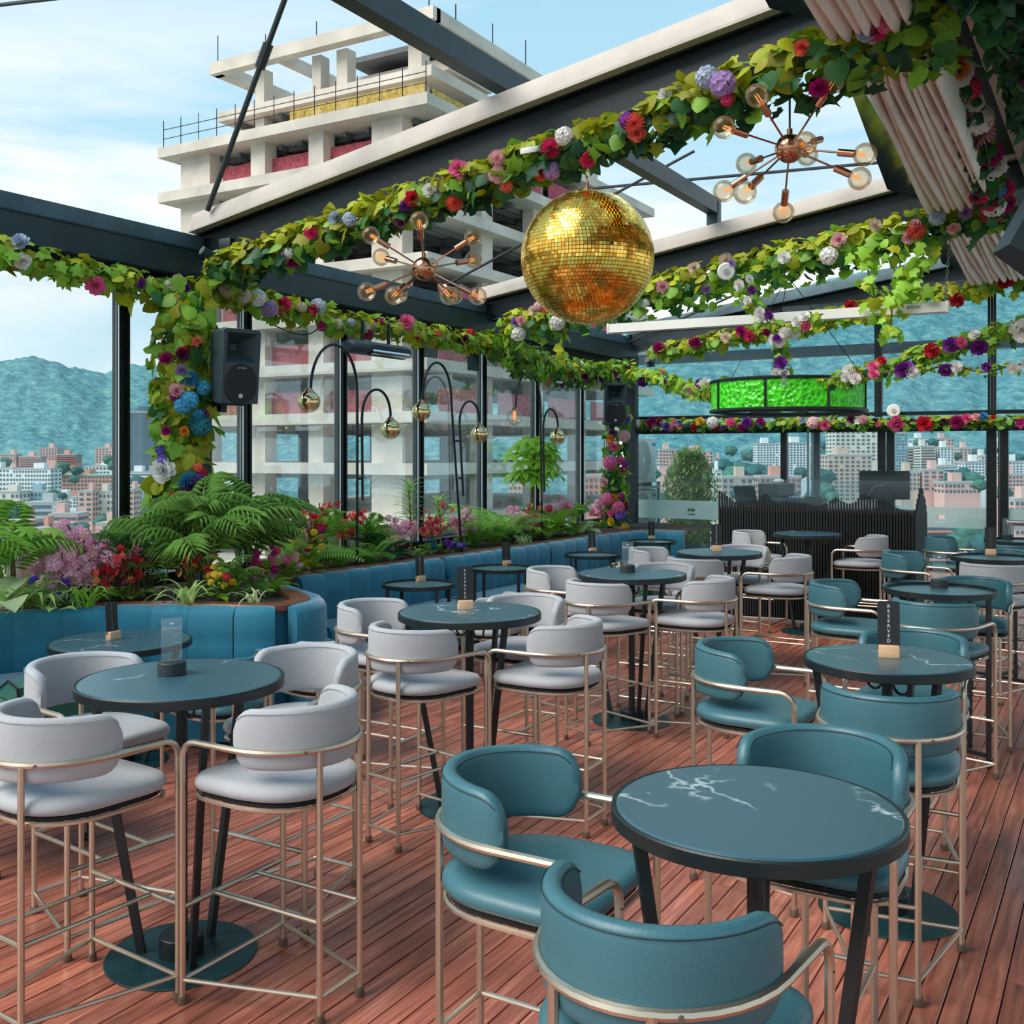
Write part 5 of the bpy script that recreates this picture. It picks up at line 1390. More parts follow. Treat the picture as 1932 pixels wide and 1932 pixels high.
lamp('twin arc lamp with a clear globe, the farthest one', [dict(base=(1023, 1018), start=(1020, 775), top=703, end=(973, 773), globe=(971, 788, 15), clear=True), dict(base=(1027, 928), start=(1025, 810), top=772, end=(1053, 812), globe=(1052, 825, 15))], [(1020, 1026, 835), (1022, 1027, 897)])
# ---- loudspeakers
SPK = None
def speaker(p, nrm, label, s=1.0, tilt=.1, bracket=True):
    t_ = thing('loudspeaker', label, 'speaker', p, 0, 'black loudspeakers')
    y = nrm.normalized(); x = Vector((0, 0, 1)).cross(-y).normalized()
    t_.rotation_euler = (0, 0, math.atan2(-y.x, y.y) + PI); t_.rotation_euler[0] = tilt; t_.scale = (s,) * 3
    W, H_, D_ = .155, .285, .15
    # cabinet : front (-Y) wide, back narrower, shallow facets
    fr = [(-W, -H_), (W, -H_), (W + .0, H_ * .92), (W * .86, H_), (-W * .86, H_), (-W, H_ * .92)]
    bk = [(a * .66, b * .93) for a, b in fr]
    n_ = 6; vs = [(a, -D_, b) for a, b in fr] + [(a * 1.03, -D_ + .05, b * 1.01) for a, b in fr] + [(a, D_, b) for a, b in bk]
    fs = [tuple(range(n_)), tuple(range(3 * n_ - 1, 2 * n_ - 1, -1))] + [(j * n_ + k, (j + 1) * n_ + k, (j + 1) * n_ + (k + 1) % n_, j * n_ + (k + 1) % n_) for j in range(2) for k in range(n_)]
    mb = MB(); mb.add(vs, fs[1:]); mb.build('cabinet', 'plastic_black', t_, ang=25)
    # horn : recess frame with a deep throat
    hw, z0, z1 = W * .82, .03, H_ * .9; y0 = -D_ - .002; hm = MB()
    th = [(-.028, .12), (.028, .12), (.028, .17), (-.028, .17)]; mo = [(-hw, z0), (hw, z0), (hw, z1), (-hw, z1)]
    hm.add([(a, y0 - .004, b) for a, b in mo] + [(a, y0 + .14, b) for a, b in th], [(k, (k + 1) % 4, 4 + (k + 1) % 4, 4 + k) for k in range(4)] + [(4, 5, 6, 7)])
    ho = hm.build('horn', 'plastic_black', t_, smooth=False)
    fm = MB()
    for (xa_, xb_, za, zb_) in ((-W, W, -H_, z0), (-W, -hw, z0, z1), (hw, W, z0, z1), (-W * .9, W * .9, z1, H_)): fm.box(((xa_ + xb_) / 2, y0 + .002, (za + zb_) / 2), (xb_ - xa_, .012, zb_ - za))
    fm.build('baffle', 'plastic_black', t_, smooth=False)
    gr = MB(); pts = [(W * .86 * math.cos(a) * (1.0 if math.sin(a) < 0 else 1), -.135 + (.15 if math.sin(a) < 0 else .155) * math.copysign(abs(math.sin(a)) ** .8, math.sin(a))) for a in [2 * PI * q / 24 for q in range(24)]]
    gr.add([(a, y0 - .012, b) for a, b in pts] + [(a * 1.05, y0 + .004, -.135 + (b + .135) * 1.05) for a, b in pts], [tuple(range(24))] + [(k, 24 + k, 24 + (k + 1) % 24, (k + 1) % 24) for k in range(24)])
    g_ = gr.build('woofer_grille', 'plastic_grille', t_, smooth=False)
    bd = MB(); M = Matrix.Translation((0, y0 - .013, -.225)) @ Matrix.Rotation(PI / 2, 4, 'X'); bd.lathe([(.017, 0), (.017, .003), (.013, .003), (.013, .001)], 18, M=M); bd.build('badge', 'badge', g_)
    for tx, sz, zz in (('RCF', .014, -.225), ('ART 708-A', .017, -.012)):
        me = text_mesh(tx, sz, True); tb = MB(); tb.add([(v.co.x, y0 - .0155, v.co.y + zz) for v in me.vertices], [tuple(p_.vertices) for p_ in me.polygons]); tb.build('lettering', 'badge', g_, smooth=False)
    if bracket:
        br = MB(); br.box((0, .05, -H_ - .012), (.2, .2, .02)); br.box((0, .2, -H_ - .05), (.05, .22, .07)); br.build('bracket', 'steel_black', t_, smooth=False)
    return t_
p = atx(437, 690, -6.0); tc_ = (CAMP - p); tc_.z = 0; tc_.normalize(); rt = RV
speaker(p, tc_ * .86 + RV * .55, 'black loudspeaker on the leafy column by the left glass')
p = atx(1157, 761, -6.18); tc_ = (CAMP - p); tc_.z = 0; tc_.normalize()
speaker(p, tc_ * .97 + RV * .22, 'black loudspeaker on the far flower column')
p = atd(2010, 395, 5.5); speaker(p, Vector((.8, .35, 0)), 'black loudspeaker cut by the right edge under the canopy', 1.25, .5, False)
# ---- patio heaters
def heater(pa, pb, x, label):
    a, b = atx(*pa, x), atx(*pb, x); c = (a + b) / 2; b2 = Vector((b.x, b.y, a.z)); L = (b.y - a.y) / 2
    t_ = thing('patio_heater', label, 'heater', (x, c.y, a.z), 0, 'tubular heaters under the eaves')
    M = Matrix.Rotation(-PI / 2, 4, 'X')
    body = MB(); vs = []; n_ = 20
    for yy, k in ((-L, .55), (-L + .02, .9), (-L + .05, 1), (L - .05, 1), (L - .02, .9), (L, .55)):
        for q in range(n_): a_ = 2 * PI * q / n_; vs.append((.105 * k * math.cos(a_), yy, .068 * k * math.sin(a_)))
    body.add(vs, [(j * n_ + q, (j + 1) * n_ + q, (j + 1) * n_ + (q + 1) % n_, j * n_ + (q + 1) % n_) for j in range(5) for q in range(n_)] + [tuple(range(n_)), tuple(5 * n_ + q for q in range(n_ - 1, -1, -1))]); bo = body.build('housing', 'plastic_black', t_)
    rf = MB(); rf.tube([(.085, -L * .45, -.035), (.085, L * .85, -.035)], .03, 8); rf.build('reflector', 'chrome_bright', t_)
    gm = MB()
    for k in range(16):
        yy = -L * .45 + L * 1.3 * k / 15; gm.tube([Vector((.112 * math.cos(q), yy, .074 * math.sin(q))) for q in (-1.25, -.8, -.35, .1, .45)], .003, 4)
    for q in (-1.1, -.6, -.1, .35): gm.tube([(.112 * math.cos(q), -L * .45, .074 * math.sin(q)), (.112 * math.cos(q), L * .85, .074 * math.sin(q))], .003, 4)
    gm.build('guard', 'wire', t_)
    for yy in (-L * .5, L * .4): MB().box((0, yy, .16), (.02, .03, .2)).build('hanger', 'steel_black', t_, smooth=False)
heater((655, 652), (764, 660), -6.3, 'black tubular patio heater hanging beside the left glass')
heater((1018, 712), (1078, 718), -6.45, 'farther tubular patio heater half hidden by the garland')
# ---- folded canopy fabric
def canopy(label, y0, y1, xn, xf, nf, z):
    t_ = thing('folded_canopy', label, 'awning', (0, 0, 0), 0, 'retracted pleated canopies')
    for k in range(nf):
        f = k / (nf - 1); a = Vector((xn[0] + (xn[1] - xn[0]) * f, y0, 0)); b = Vector((xf[0] + (xf[1] - xf[0]) * f, y1, 0))
        w = max((xf[1] - xf[0]) / (nf - 1), .045) * .56; K = 22; n_ = 10; vs = []; dz = rnd.uniform(-.03, .03)
        for i in range(K + 1):
            s_ = i / K; p = a.lerp(b, s_); e = max(0, (s_ - .93) / .07) if s_ > .5 else max(0, (.05 - s_) / .05)
            kk = math.sqrt(max(.02, 1 - e ** 2)); sw_ = .012 * math.sin(s_ * 5 + k * 1.7)
            ww = w * kk * (.72 + .28 * s_)
            for q in range(n_):
                an = 2 * PI * q / n_; vs.append((p.x + sw_ + ww * math.cos(an), p.y, z + dz + .24 + .24 * math.sin(an) * kk - (.03 * math.sin(PI * s_) if math.sin(an) < 0 else 0)))
        mb = MB(); mb.add(vs, [(i * n_ + q, i * n_ + (q + 1) % n_, (i + 1) * n_ + (q + 1) % n_, (i + 1) * n_ + q) for i in range(K) for q in range(n_)] + [tuple(range(n_ - 1, -1, -1)), tuple(K * n_ + q for q in range(n_))])
        mb.build('fold', 'fabric_fold', t_, ang=80)
    lead = [Vector((xn[0] - .2, y0, z + .34)), Vector((xf[0] - .40, y1, z + .34))]
    mb = MB(); mb.add([lead[0], lead[1], Vector((xf[0] - .02, y1, z + .16)), Vector((xn[0] - .02, y0, z + .16)), lead[0] + UV * .03, lead[1] + UV * .03, Vector((xf[0] - .02, y1, z + .19)), Vector((xn[0] - .02, y0, z + .19))], [(0, 3, 2, 1), (4, 5, 6, 7), (0, 1, 5, 4), (1, 2, 6, 5), (2, 3, 7, 6), (3, 0, 4, 7)]); mb.build('leading_panel', 'dark_glossy', t_, smooth=False)
canopy('folded beige canopy at the top right, nearest bay', 2.4, 5.82, (-1.22, -.92), (-1.33, -.97), 7, 4.06)
canopy('folded beige canopy between the first and second rafters', 6.25, 10.3, (-1.31, -.95), (-1.54, -.99), 9, 4.04)
canopy('folded beige canopy beyond the second rafter', 10.75, 14.75, (-1.53, -1.07), (-1.69, -1.12), 9, 4.05)
# ---- projector screen case with chains
sa, sb = aty(1152, 622, 10.4), aty(1786, 578, 10.4); zz = (sa.z + sb.z) / 2
sr = thing('projector_screen', 'long pale rolled projector screen case hung by chains', 'projector screen', ((sa.x + sb.x) / 2, 10.4, zz))
Lh = (sb.x - sa.x) / 2
mb = MB(); pr = [(-.05, -.045), (.045, -.05), (.052, .0), (.045, .045), (.0, .055), (-.05, .045)]; n_ = 6
vs = [(-Lh, a, b) for a, b in pr] + [(Lh, a, b) for a, b in pr]; mb.add(vs, [tuple(range(n_)), tuple(range(2 * n_ - 1, n_ - 1, -1))] + [(k, n_ + k, n_ + (k + 1) % n_, (k + 1) % n_) for k in range(n_)]); mb.build('case', 'cream_screen', sr, smooth=False)
for s in (-1, 1): MB().box((s * (Lh + .012), 0, 0), (.024, .115, .115), bev=.008).build('end_cap', 'cream_screen', sr)
me = text_mesh('EPSON', .04); tb = MB(); tb.add([(v.co.x + Lh - .28, -.0525, v.co.y + .01) for v in me.vertices], [tuple(p_.vertices) for p_ in me.polygons]); tb.build('lettering', 'ac_blue', sr, smooth=False)
for s in (-1, 1):
    c_ = MB(); top_ = zb(sr.location.x + s * Lh) - .3 - zz; z = .05; i = 0
    while z < top_:
        q = [Vector((s * (Lh - .02) + (s * .06 * (z / top_)) + (.011 * math.cos(a) if i % 2 else 0), (0 if i % 2 else .011 * math.cos(a)) + .1 * z / top_, z + .02 + .024 * math.sin(a))) for a in [2 * PI * w / 8 for w in range(8)]]
        c_.tube(q, .0035, 4, closed=True); z += .038; i += 1
    c_.build('chain', 'chain', sr)
# ---- green drum lamp
def green_glass():
    m = mat('green_glass', (40, 170, 20), .22, emit=((60, 200, 20), .10))
    t = m.node_tree; b = t.nodes['Principled BSDF']; tcn = N(t, 'ShaderNodeTexCoord'); vo = N(t, 'ShaderNodeTexVoronoi'); vo.inputs['Scale'].default_value = 22
    t.links.new(tcn.outputs['Object'], vo.inputs['Vector']); bp = N(t, 'ShaderNodeBump'); bp.inputs['Strength'].default_value = .8; bp.inputs['Distance'].default_value = .03
    t.links.new(vo.outputs['Distance'], bp.inputs['Height']); t.links.new(bp.outputs[0], b.inputs['Normal'])
    r = ramp(t, [(0.0, rgb(24, 128, 8)), (.6, rgb(70, 205, 30))], vo.outputs['Distance']); t.links.new(r.outputs[0], b.inputs['Emission Color']); t.links.new(r.outputs[0], b.inputs['Base Color'])
green_glass()
gc = atd(1486, 776, 10.7); GR = .765
gl_ = thing('drum_lamp', 'large round green glass drum lamp with black frame', 'pendant lamp', gc)
for k in range(8):
    a0, a1 = 2 * PI * k / 8 + .02, 2 * PI * (k + 1) / 8 - .02; mb = MB(); vs = []
    for i in range(9):
        a = a0 + (a1 - a0) * i / 8
        for r_, z in ((GR, .02), (GR, .29), (GR - .012, .29), (GR - .012, .02)): vs.append((r_ * math.cos(a), r_ * math.sin(a), z))
    mb.add(vs, [(i * 4 + q, (i + 1) * 4 + q, (i + 1) * 4 + (q + 1) % 4, i * 4 + (q + 1) % 4) for i in range(8) for q in range(4)] + [(0, 1, 2, 3), (35, 34, 33, 32)]); mb.build('glass_panel', 'green_glass', gl_, ang=80)
    MB().bar((GR * 1.004 * math.cos(a0 - .02), GR * 1.004 * math.sin(a0 - .02), .0), (GR * 1.004 * math.cos(a0 - .02), GR * 1.004 * math.sin(a0 - .02), .31), .022).build('frame_bar', 'lampblack', gl_, smooth=False)
for z in (.0, .30): MB().tube(arc((0, 0), GR + .006, 0, 2 * PI * 63 / 64, 63, z), .017, 6, closed=True).build('frame_ring', 'lampblack', gl_)
for k in range(3):
    a = k * 2.1; MB().cyl((GR * math.cos(a), GR * math.sin(a), .3), (.02 * math.cos(a), .02 * math.sin(a), 1.35), .004, n=4).build('cable', 'wire', gl_)
sp = MB()
for k in range(4): sp.bar((GR * math.cos(k * PI / 4), GR * math.sin(k * PI / 4), .01), (-GR * math.cos(k * PI / 4), -GR * math.sin(k * PI / 4), .01), .018)
sp.build('spokes', 'lampblack', gl_, smooth=False)
# ---- slatted DJ booth
BY = 11.83; bx0, bx1 = aty(1358, 900, BY).x, aty(1722, 900, BY).x
bo = thing('slatted_booth', 'black slatted booth with mountain-shaped top', 'counter', ((bx0 + bx1) / 2, BY, 0))
ox = (bx0 + bx1) / 2
prof = [(1356, 925), (1366, 930), (1385, 946), (1410, 956), (1425, 950), (1444, 929), (1458, 944), (1467, 950), (1480, 946), (1500, 950), (1520, 950), (1540, 957), (1560, 950), (1578, 938), (1590, 946), (1602, 951), (1615, 946), (1627, 933), (1640, 938), (1655, 943), (1668, 943), (1680, 951), (1692, 958), (1705, 962), (1725, 964)]
def ptop(px):
    for (a, b), (c, d) in zip(prof, prof[1:]):
        if a <= px <= c: return b + (d - b) * (px - a) / (c - a)
    return prof[-1][1]
ns = 70
for k in range(ns):
    x_ = bx0 + (bx1 - bx0) * k / (ns - 1); P_ = Vector((x_, BY, 0)); X = P_.dot(RV); Z = P_.dot(FV); px = CX + F * X / Z
    zt = CAMH - (ptop(px) - HY) / F * Z
    MB().box((x_ - ox, -.012, zt / 2 + .02), (.019, .024, zt - .04)).build('slat', 'slat_black', bo, smooth=False)
MB().box((0, .02, .63), (bx1 - bx0, .03, 1.22)).build('panel', 'under', bo, smooth=False)
MB().box((0, .30, 1.25), (bx1 - bx0 + .02, .6, .03)).build('worktop', 'booth_wood', bo, smooth=False)
for k in range(16):
    f = k / 15; zt = 1.24 + (.30 * (1 - abs(f - .55) / .55) if f < 1 else 0) + .02 * math.sin(k * 2.1)
    MB().box((bx1 - ox + .02, .02 + .7 * f, zt / 2), (.024, .036, zt)).build('side_slat', 'slat_black', bo, smooth=False)
MB().box((bx1 - ox - .0, .37, .62), (.02, .7, 1.2)).build('side_panel', 'under', bo, smooth=False)
o = MB().box((0, .06, 1.43), (bx1 - bx0 - .02, .008, .34)).build('glass_screen', 'pane_far', bo, smooth=False)
# things on the booth
def on_booth(px, yy=BY + .35): return aty(px, 900, yy).x
WT = 1.265
x_ = on_booth(1669); mt = thing('monitor', 'dark flat computer monitor standing on the booth', 'monitor', (x_, BY + .34, WT), math.radians(20))
MB().box((0, 0, .28), (.54, .03, .32), bev=.008).build('screen', 'monitor', mt); MB().box((0, .03, .1), (.06, .03, .2)).build('stand', 'plastic_black', mt, smooth=False); MB().box((0, .02, .01), (.22, .16, .018), bev=.005).build('foot', 'plastic_black', mt)
x_ = on_booth(1425); lp = thing('laptop', 'open dark laptop on the left of the booth', 'laptop', (x_, BY + .3, WT), math.radians(60))
MB().box((0, 0, .008), (.33, .23, .016), bev=.004).build('keyboard', 'plastic_black', lp); o = MB().box((0, 0, .12), (.33, .012, .24), bev=.004).build('lid', 'monitor', lp, loc=(0, .115, .012)); o.rotation_euler = (-.25, 0, 0)
x_ = on_booth(1505); dj = thing('dj_controller', 'flat black mixing controller on the booth', 'mixer', (x_, BY + .33, WT)); MB().box((0, 0, .06), (.62, .3, .12), bev=.01).build('case', 'plastic_black', dj)
for k in (-.19, .19): MB().cyl((k, 0, .12), (k, 0, .135), .09, n=24).build('jog_wheel', 'lampblack', dj)
me = text_mesh('Pioneer DJ', .045); tb = MB(); tb.add([(v.co.x, -.1525, v.co.y + .06) for v in me.vertices], [tuple(p_.vertices) for p_ in me.polygons]); tb.build('lettering', 'badge', dj, smooth=False)
for k in range(10): MB().cyl((-.06 + .03 * (k % 5), -.08 + .1 * (k // 5), .12), (-.06 + .03 * (k % 5), -.08 + .1 * (k // 5), .14), .008, n=8).build('knob', 'badge', dj)
x_ = on_booth(1450); sp_ = thing('equipment_case', 'dark equipment case behind the laptop', 'case', (x_ + .05, BY + .52, WT)); MB().box((0, 0, .14), (.42, .12, .28), bev=.012).build('body', 'monitor', sp_); MB().ball((.02, 0, .3), .07, 12, 6, sc=(1, 1, .5)).build('dome', 'white_plastic', sp_)
x_ = on_booth(1640); t = MB(); t.tube(smooth_path([(0, 0, .01), (.03, 0, .18), (.1, .02, .27), (.2, .02, .28)], 5), .005, 6); gq = thing('desk_lamp', 'thin gooseneck desk lamp in front of the monitor', 'lamp', (x_, BY + .18, WT)); t.build('gooseneck', 'chain', gq); MB().lathe([(.03, 0), (.03, .012), (0, .014)], 14).build('base', 'plastic_black', gq)
# ---- outside terrace: air conditioners and bamboo
o = MB().box((-6.52, 16.8, -.1), (3.4, 3.0, .2)).build('terrace_slab', 'concrete_shade_grey', smooth=False); struct(o, 'grey terrace slab outside the far glass')
def ac(z0, z1, label):
    t_ = thing('air_conditioner', label, 'air conditioner', (-7.08, 16.2, z0), 0, 'outdoor air conditioning units')
    h = z1 - z0; MB().box((0, 0, h / 2), (.34, .92, h), bev=.012).build('housing', 'ac_white', t_)
    cy, r_ = -.12, h * .44; M = Matrix.Translation((.171, cy, h / 2)) @ Matrix.Rotation(PI / 2, 4, 'Y')
    MB().lathe([(r_ * .96, 0), (r_, .0), (r_, .014), (r_ * .96, .014)], 36, M=M).build('fan_ring', 'ac_grille', t_)
    d_ = MB(); d_.lathe([(r_ * .95, .001), (0, .001)], 36, M=M); d_.build('fan_recess', 'ac_dark', t_)
    g = MB()
    for q in range(7): g.tube([M @ Vector((r_ * (.2 + .12 * q) * math.cos(a), r_ * (.2 + .12 * q) * math.sin(a), .012)) for a in [2 * PI * w / 28 for w in range(28)]], .004, 4, closed=True)
    for q in range(36): a = 2 * PI * q / 36; g.tube([M @ Vector((r_ * .18 * math.cos(a), r_ * .18 * math.sin(a), .01)), M @ Vector((r_ * .95 * math.cos(a + .3), r_ * .95 * math.sin(a + .3), .01))], .004, 4)
    g.build('grille', 'ac_grille', t_); d_ = MB(); d_.lathe([(r_ * .18, .012), (r_ * .17, .02), (0, .022)], 20, M=M); d_.build('hub', 'ac_white', t_)
    MB().box((.172, .36, h * .86), (.004, .14, .05)).build('badge', 'ac_blue', t_, smooth=False)
    for q in range(4): MB().box((.171, .36, h * (.12 + .15 * q)), (.006, .15, h * .12), bev=.002).build('louvre', 'ac_white', t_)
    for s in (-.3, .3): MB().box((0, s, -.03), (.3, .06, .06)).build('foot', 'ac_dark', t_, smooth=False)
fr_ = thing('steel_rack', 'steel rack carrying two air conditioning units outside the glass', 'rack', (-7.08, 16.2, 0))
for sx in (-.2, .2):
    for sy in (-.5, .5): MB().box((sx, sy, .71), (.05, .05, 1.42)).build('post', 'ac_grille', fr_, smooth=False)
for z_ in (.5, 1.33): MB().box((0, 0, z_), (.44, 1.04, .04)).build('shelf', 'ac_grille', fr_, smooth=False)
ac(1.41, 2.15, 'upper white air conditioning unit outside the far glass'); ac(.58, 1.29, 'lower white air conditioning unit behind the frosted band')
bb = aty(1302, 1000, 16.5); bb.z = 0
bp_ = thing('bamboo', 'feathery green bamboo in a pot outside the far glass', 'plant', bb)
MB().lathe([(.26, 0), (.3, .35), (.3, .42), (.27, .42), (.26, .36), (0, .36)], 20).build('pot', 'ac_dark', bp_)
for k in range(16):
    a = k * 2.4; e = Vector((math.cos(a) * rnd.uniform(.1, .42), math.sin(a) * rnd.uniform(.1, .42), rnd.uniform(1.3, 1.95))); P_ = smooth_path([(0.1 * math.cos(a), .1 * math.sin(a), .36), (e.x * .5, e.y * .5, e.z * .6), e], 4)
    MB().tube(P_, .008, 5).build('cane', 'vine', bp_)
lf = MB()
for k in range(7000):
    a = rnd.uniform(0, 2 * PI); z = rnd.uniform(.45, 1.95); r_ = .44 * math.sqrt(rnd.random()) * (1.0 if z < 1.5 else 1 - (z - 1.5) * 1.3); p_ = Vector((r_ * math.cos(a), r_ * math.sin(a), z)); d_ = Vector((rnd.gauss(0, 1), rnd.gauss(0, 1), rnd.gauss(-.3, .7))).normalized() * rnd.uniform(.10, .17)
    blade(lf, p_, p_ + d_, .014, mi=rnd.randrange(3))
o = lf.build('foliage', [LEAF['mid'], LEAF['grass'], LEAF['olive']], bp_, ang=180); o['kind'] = 'stuff'
# ---- small things on beams
def disc(p, nrm, r_, label):
    M = nrm.to_track_quat('Z', 'Y').to_matrix().to_4x4(); M.translation = Vector()
    t_ = thing('smoke_detector', label, 'detector', p, 0, 'white round detectors'); d_ = MB(); d_.lathe([(r_, 0), (r_, .02), (r_ * .85, .035), (0, .035)], 24, M=M); d_.build('body', 'white_plastic', t_)
    d_ = MB(); d_.lathe([(r_ * .35, .035), (r_ * .35, .045), (0, .046)], 16, M=M); d_.build('cap', 'ac_grille', t_)
disc(aty(1002, 288, 5.85), Vector((0, -.3, 1)), .07, 'white round detector in the first rafter garland'); disc(aty(1370, 512, 10.35), Vector((.4, -1, -.2)), .09, 'white round detector in the second rafter garland'); disc(aty(1686, 775, 14.93), Vector((.2, -1, 0)), .09, 'white round detector on the far wall transom')
def spot(p, d_, label):
    t_ = thing('spotlight', label, 'spotlight', p, 0, 'small black spotlights'); d_ = d_.normalized()
    MB().box((0, 0, .0), (.11, .07, .12), bev=.008).build('bracket', 'plastic_black', t_); c = MB(); c.cyl(-d_ * .02, d_ * .14, .034, .04, 14); c.build('barrel', 'steel', t_); c = MB(); c.cyl(d_ * .141, d_ * .142, .033, n=14); c.build('lens', 'ac_dark', t_)
spot(aty(408, 490, 6.1), -RV * .6 - FV * .6 + UV * .4, 'black spotlight at the near corner of eaves and rafter'); spot(aty(1228, 685, 14.7), -RV * .5 - FV * .8 + UV * .3, 'black spotlight at the far corner of the eaves')
bx_ = thing('junction_box', 'small grey junction box under the first rafter', 'box', aty(428, 461, 6.22)); MB().box((0, 0, 0), (.13, .06, .09), bev=.006).build('body', 'steel_matte', bx_)
for pp, lab in ((PX([(395, 520), (480, 545), (560, 583), (650, 602), (760, 612)], -6.5), 'pale cable running along the left eaves garland'), (PX([(490, 590), (520, 615), (575, 632), (615, 610)], -6.72), 'thin dark cable sagging in front of the left glass')):
    tag(MB().tube(smooth_path(pp, 6), .006, 5).build('cable', 'cable_grey' if 'pale' in lab else 'wire'), lab, 'cable')
sg = thing('wall_panel_heater', 'flat dark panel on an arm by the left glass post', 'panel', atx(893, 672, -6.57)); MB().box((0, 0, 0), (.03, .22, .34), bev=.006).build('panel', 'steel', sg); MB().bar((0, .1, 0), (-.25, .2, 0), .015).build('arm', 'wire', sg, smooth=False)
rl = thing('handrail', 'pale steel handrail at the far right edge', 'railing', aty(1900, 986, 14.5)); MB().cyl((0, 0, 0), (3, 0, 0), .035, n=12).build('rail', 'chain', rl); MB().cyl((.05, 0, 0), (.05, 0, -.95), .03, n=10).build('post', 'chain', rl)
# ================================================================ OUTSIDE
# ---- unfinished concrete tower, aligned with the room
tw = thing('concrete_tower', 'unfinished bare concrete tower with red safety nets', 'building', (-50, 60, -25))
TO = Vector((50, -60, 25))
ZC = 66.7
def lvl(y): return CAMH + (HY - y) * ZC / F
LV = [lvl(170 + 101 * k) for k in range(0, 11)]
XA, XB, YA, YB = -63.5, -38.6, 55.2, 92.7
def tb_(c, s, name, m, smooth=False): return MB().box(Vector(c) + TO, s).build(name, m, tw, smooth=False)
for k, z in enumerate(LV):
    tb_(((XA + XB) / 2, (YA + YB) / 2, z - .3), (XB - XA, YB - YA, .75), 'slab', 'concrete')
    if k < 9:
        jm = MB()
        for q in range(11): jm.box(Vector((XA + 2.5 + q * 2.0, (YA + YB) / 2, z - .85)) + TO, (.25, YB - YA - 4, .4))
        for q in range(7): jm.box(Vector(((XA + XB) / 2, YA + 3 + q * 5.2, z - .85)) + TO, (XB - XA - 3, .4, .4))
        o = jm.build('joists', 'concrete_shade_grey', tw, smooth=False); o['kind'] = 'stuff'
def cx_(px, yy): return aty(px, 855, yy).x
CY = YA + 1.0
cols = [(341, 396), (473, 500), (582, 610), (701, 759)]
FH = LV[0] - LV[1]
for k, z in enumerate(LV[:-1]):
    zl = LV[k + 1]; zc, hh = (z - .65 + zl + .07) / 2, (z - .65) - (zl + .07)
    for (a, b) in cols:
        x0, x1 = cx_(a, CY), cx_(b, CY); tb_(((x0 + x1) / 2, CY + .6, zc), (x1 - x0, 1.2, hh), 'column', 'concrete')
    for q in range(1, 5): tb_((XB - 1.6, YA + 1.5 + q * 7.6, zc), (1.0, 1.5, hh), 'column', 'concrete')
    for xx in (-58, -50, -44):
        for yy in (66, 79): tb_((xx, yy, zc), (2.4 if xx == -50 else 1.2, 1.2, hh), 'column', 'concrete_shade_grey')  # inner columns use the concrete tone darkened to stand for shade
    if k >= 8: tb_((-51, 72, zc), (7, 8, hh), 'core_wall', 'concrete_shade_grey')
def tnet(k, x0, x1, y0, y1, m, h=1.5):
    z = LV[k] + .1 + h / 2; d = Vector((x1 - x0, y1 - y0, 0)); L = d.length
    MB().box(Vector(((x0 + x1) / 2, (y0 + y1) / 2, z)) + TO, (L, .06, h), rz=math.atan2(d.y, d.x)).build('safety_net', m, tw, smooth=False)
for k in (1, 4, 5, 6):
    xs = [cx_(b, CY) for b in (396, 500, 610)] + [cx_(759, CY)]
    for (a, b) in zip((396, 500, 610), (473, 582, 701)): tnet(k, cx_(a, CY) - (0 if a != 396 else -.5), cx_(b, CY), CY + .8, CY + .8, 'net_red', 1.6)
    for q in range(4): tnet(k, XB - .5, XB - .5, YA + 2 + q * 7.6, YA + 8.4 + q * 7.6, 'net_red', 1.6)
tnet(0, cx_(500, 57) - 4, cx_(560, 57), 60, 60, 'net_red', 1.6); tnet(0, cx_(540, 56), cx_(795, 56), YA + 1.2, YA + 1.2, 'net_yellow', 1.2); tnet(0, XB - .6, XB - .6, YA + 1.5, YA + 16, 'net_yellow', .7)
# set-back upper floors and roof frame
UX0, UX1, UY0, UY1 = -61.1, -40.9, 59.0, 86.0
zB = LV[0] + FH; zR = LV[0] + 2 * FH
tb_(((UX0 + UX1) / 2, (UY0 + 80) / 2, zB - .3), (UX1 - UX0, 80 - UY0, .75), 'slab', 'concrete')
jm = MB()
for q in range(9): jm.box(Vector((UX0 + 1.5 + q * 2.1, (UY0 + 80) / 2, zB - .9)) + TO, (.3, 80 - UY0 - 1.5, .5))
o = jm.build('joists', 'concrete_shade_grey', tw, smooth=False); o['kind'] = 'stuff'
for (a, b) in ((487, 503), (594, 610), (640, 660), (775, 800)):
    x0, x1 = cx_(a, UY0 + 1), cx_(b, UY0 + 1)
    tb_(((x0 + x1) / 2, UY0 + 1.2, (LV[0] + zB) / 2 - .2), (x1 - x0, 1.0, FH - .6), 'column', 'concrete')
    tb_(((x0 + x1) / 2, UY0 + 1.2, (zB + zR) / 2 - .2), (x1 - x0, 1.0, FH - .5), 'column', 'concrete')
tb_(((UX0 + UX1) / 2, UY0, zR), (UX1 - UX0 + .9, .9, .9), 'roof_beam', 'concrete'); tb_((UX1, (UY0 + UY1) / 2, zR), (.9, UY1 - UY0, .9), 'roof_beam', 'concrete'); tb_((UX0, (UY0 + 72) / 2, zR), (.9, 72 - UY0, .9), 'roof_beam', 'concrete'); tb_((UX0 + 6, (UY0 + 72) / 2, zR), (.7, 72 - UY0, .7), 'roof_beam', 'concrete'); tb_(((UX0 + UX1) / 2, 72, zR), (UX1 - UX0, .9, .9), 'roof_beam', 'concrete')
for yy in (71, 84): tb_((UX1 - .3, yy, (LV[0] + zR) / 2), (1.1, 1.1, zR - LV[0] - .8), 'column', 'concrete')
tb_((-47, 66.5, zB + FH * .55), (9, 6, .9), 'core_slab', 'concrete'); tb_((-47, 67, (zB + zR) / 2), (5, 4, FH - .6), 'core_wall', 'concrete_shade_grey')
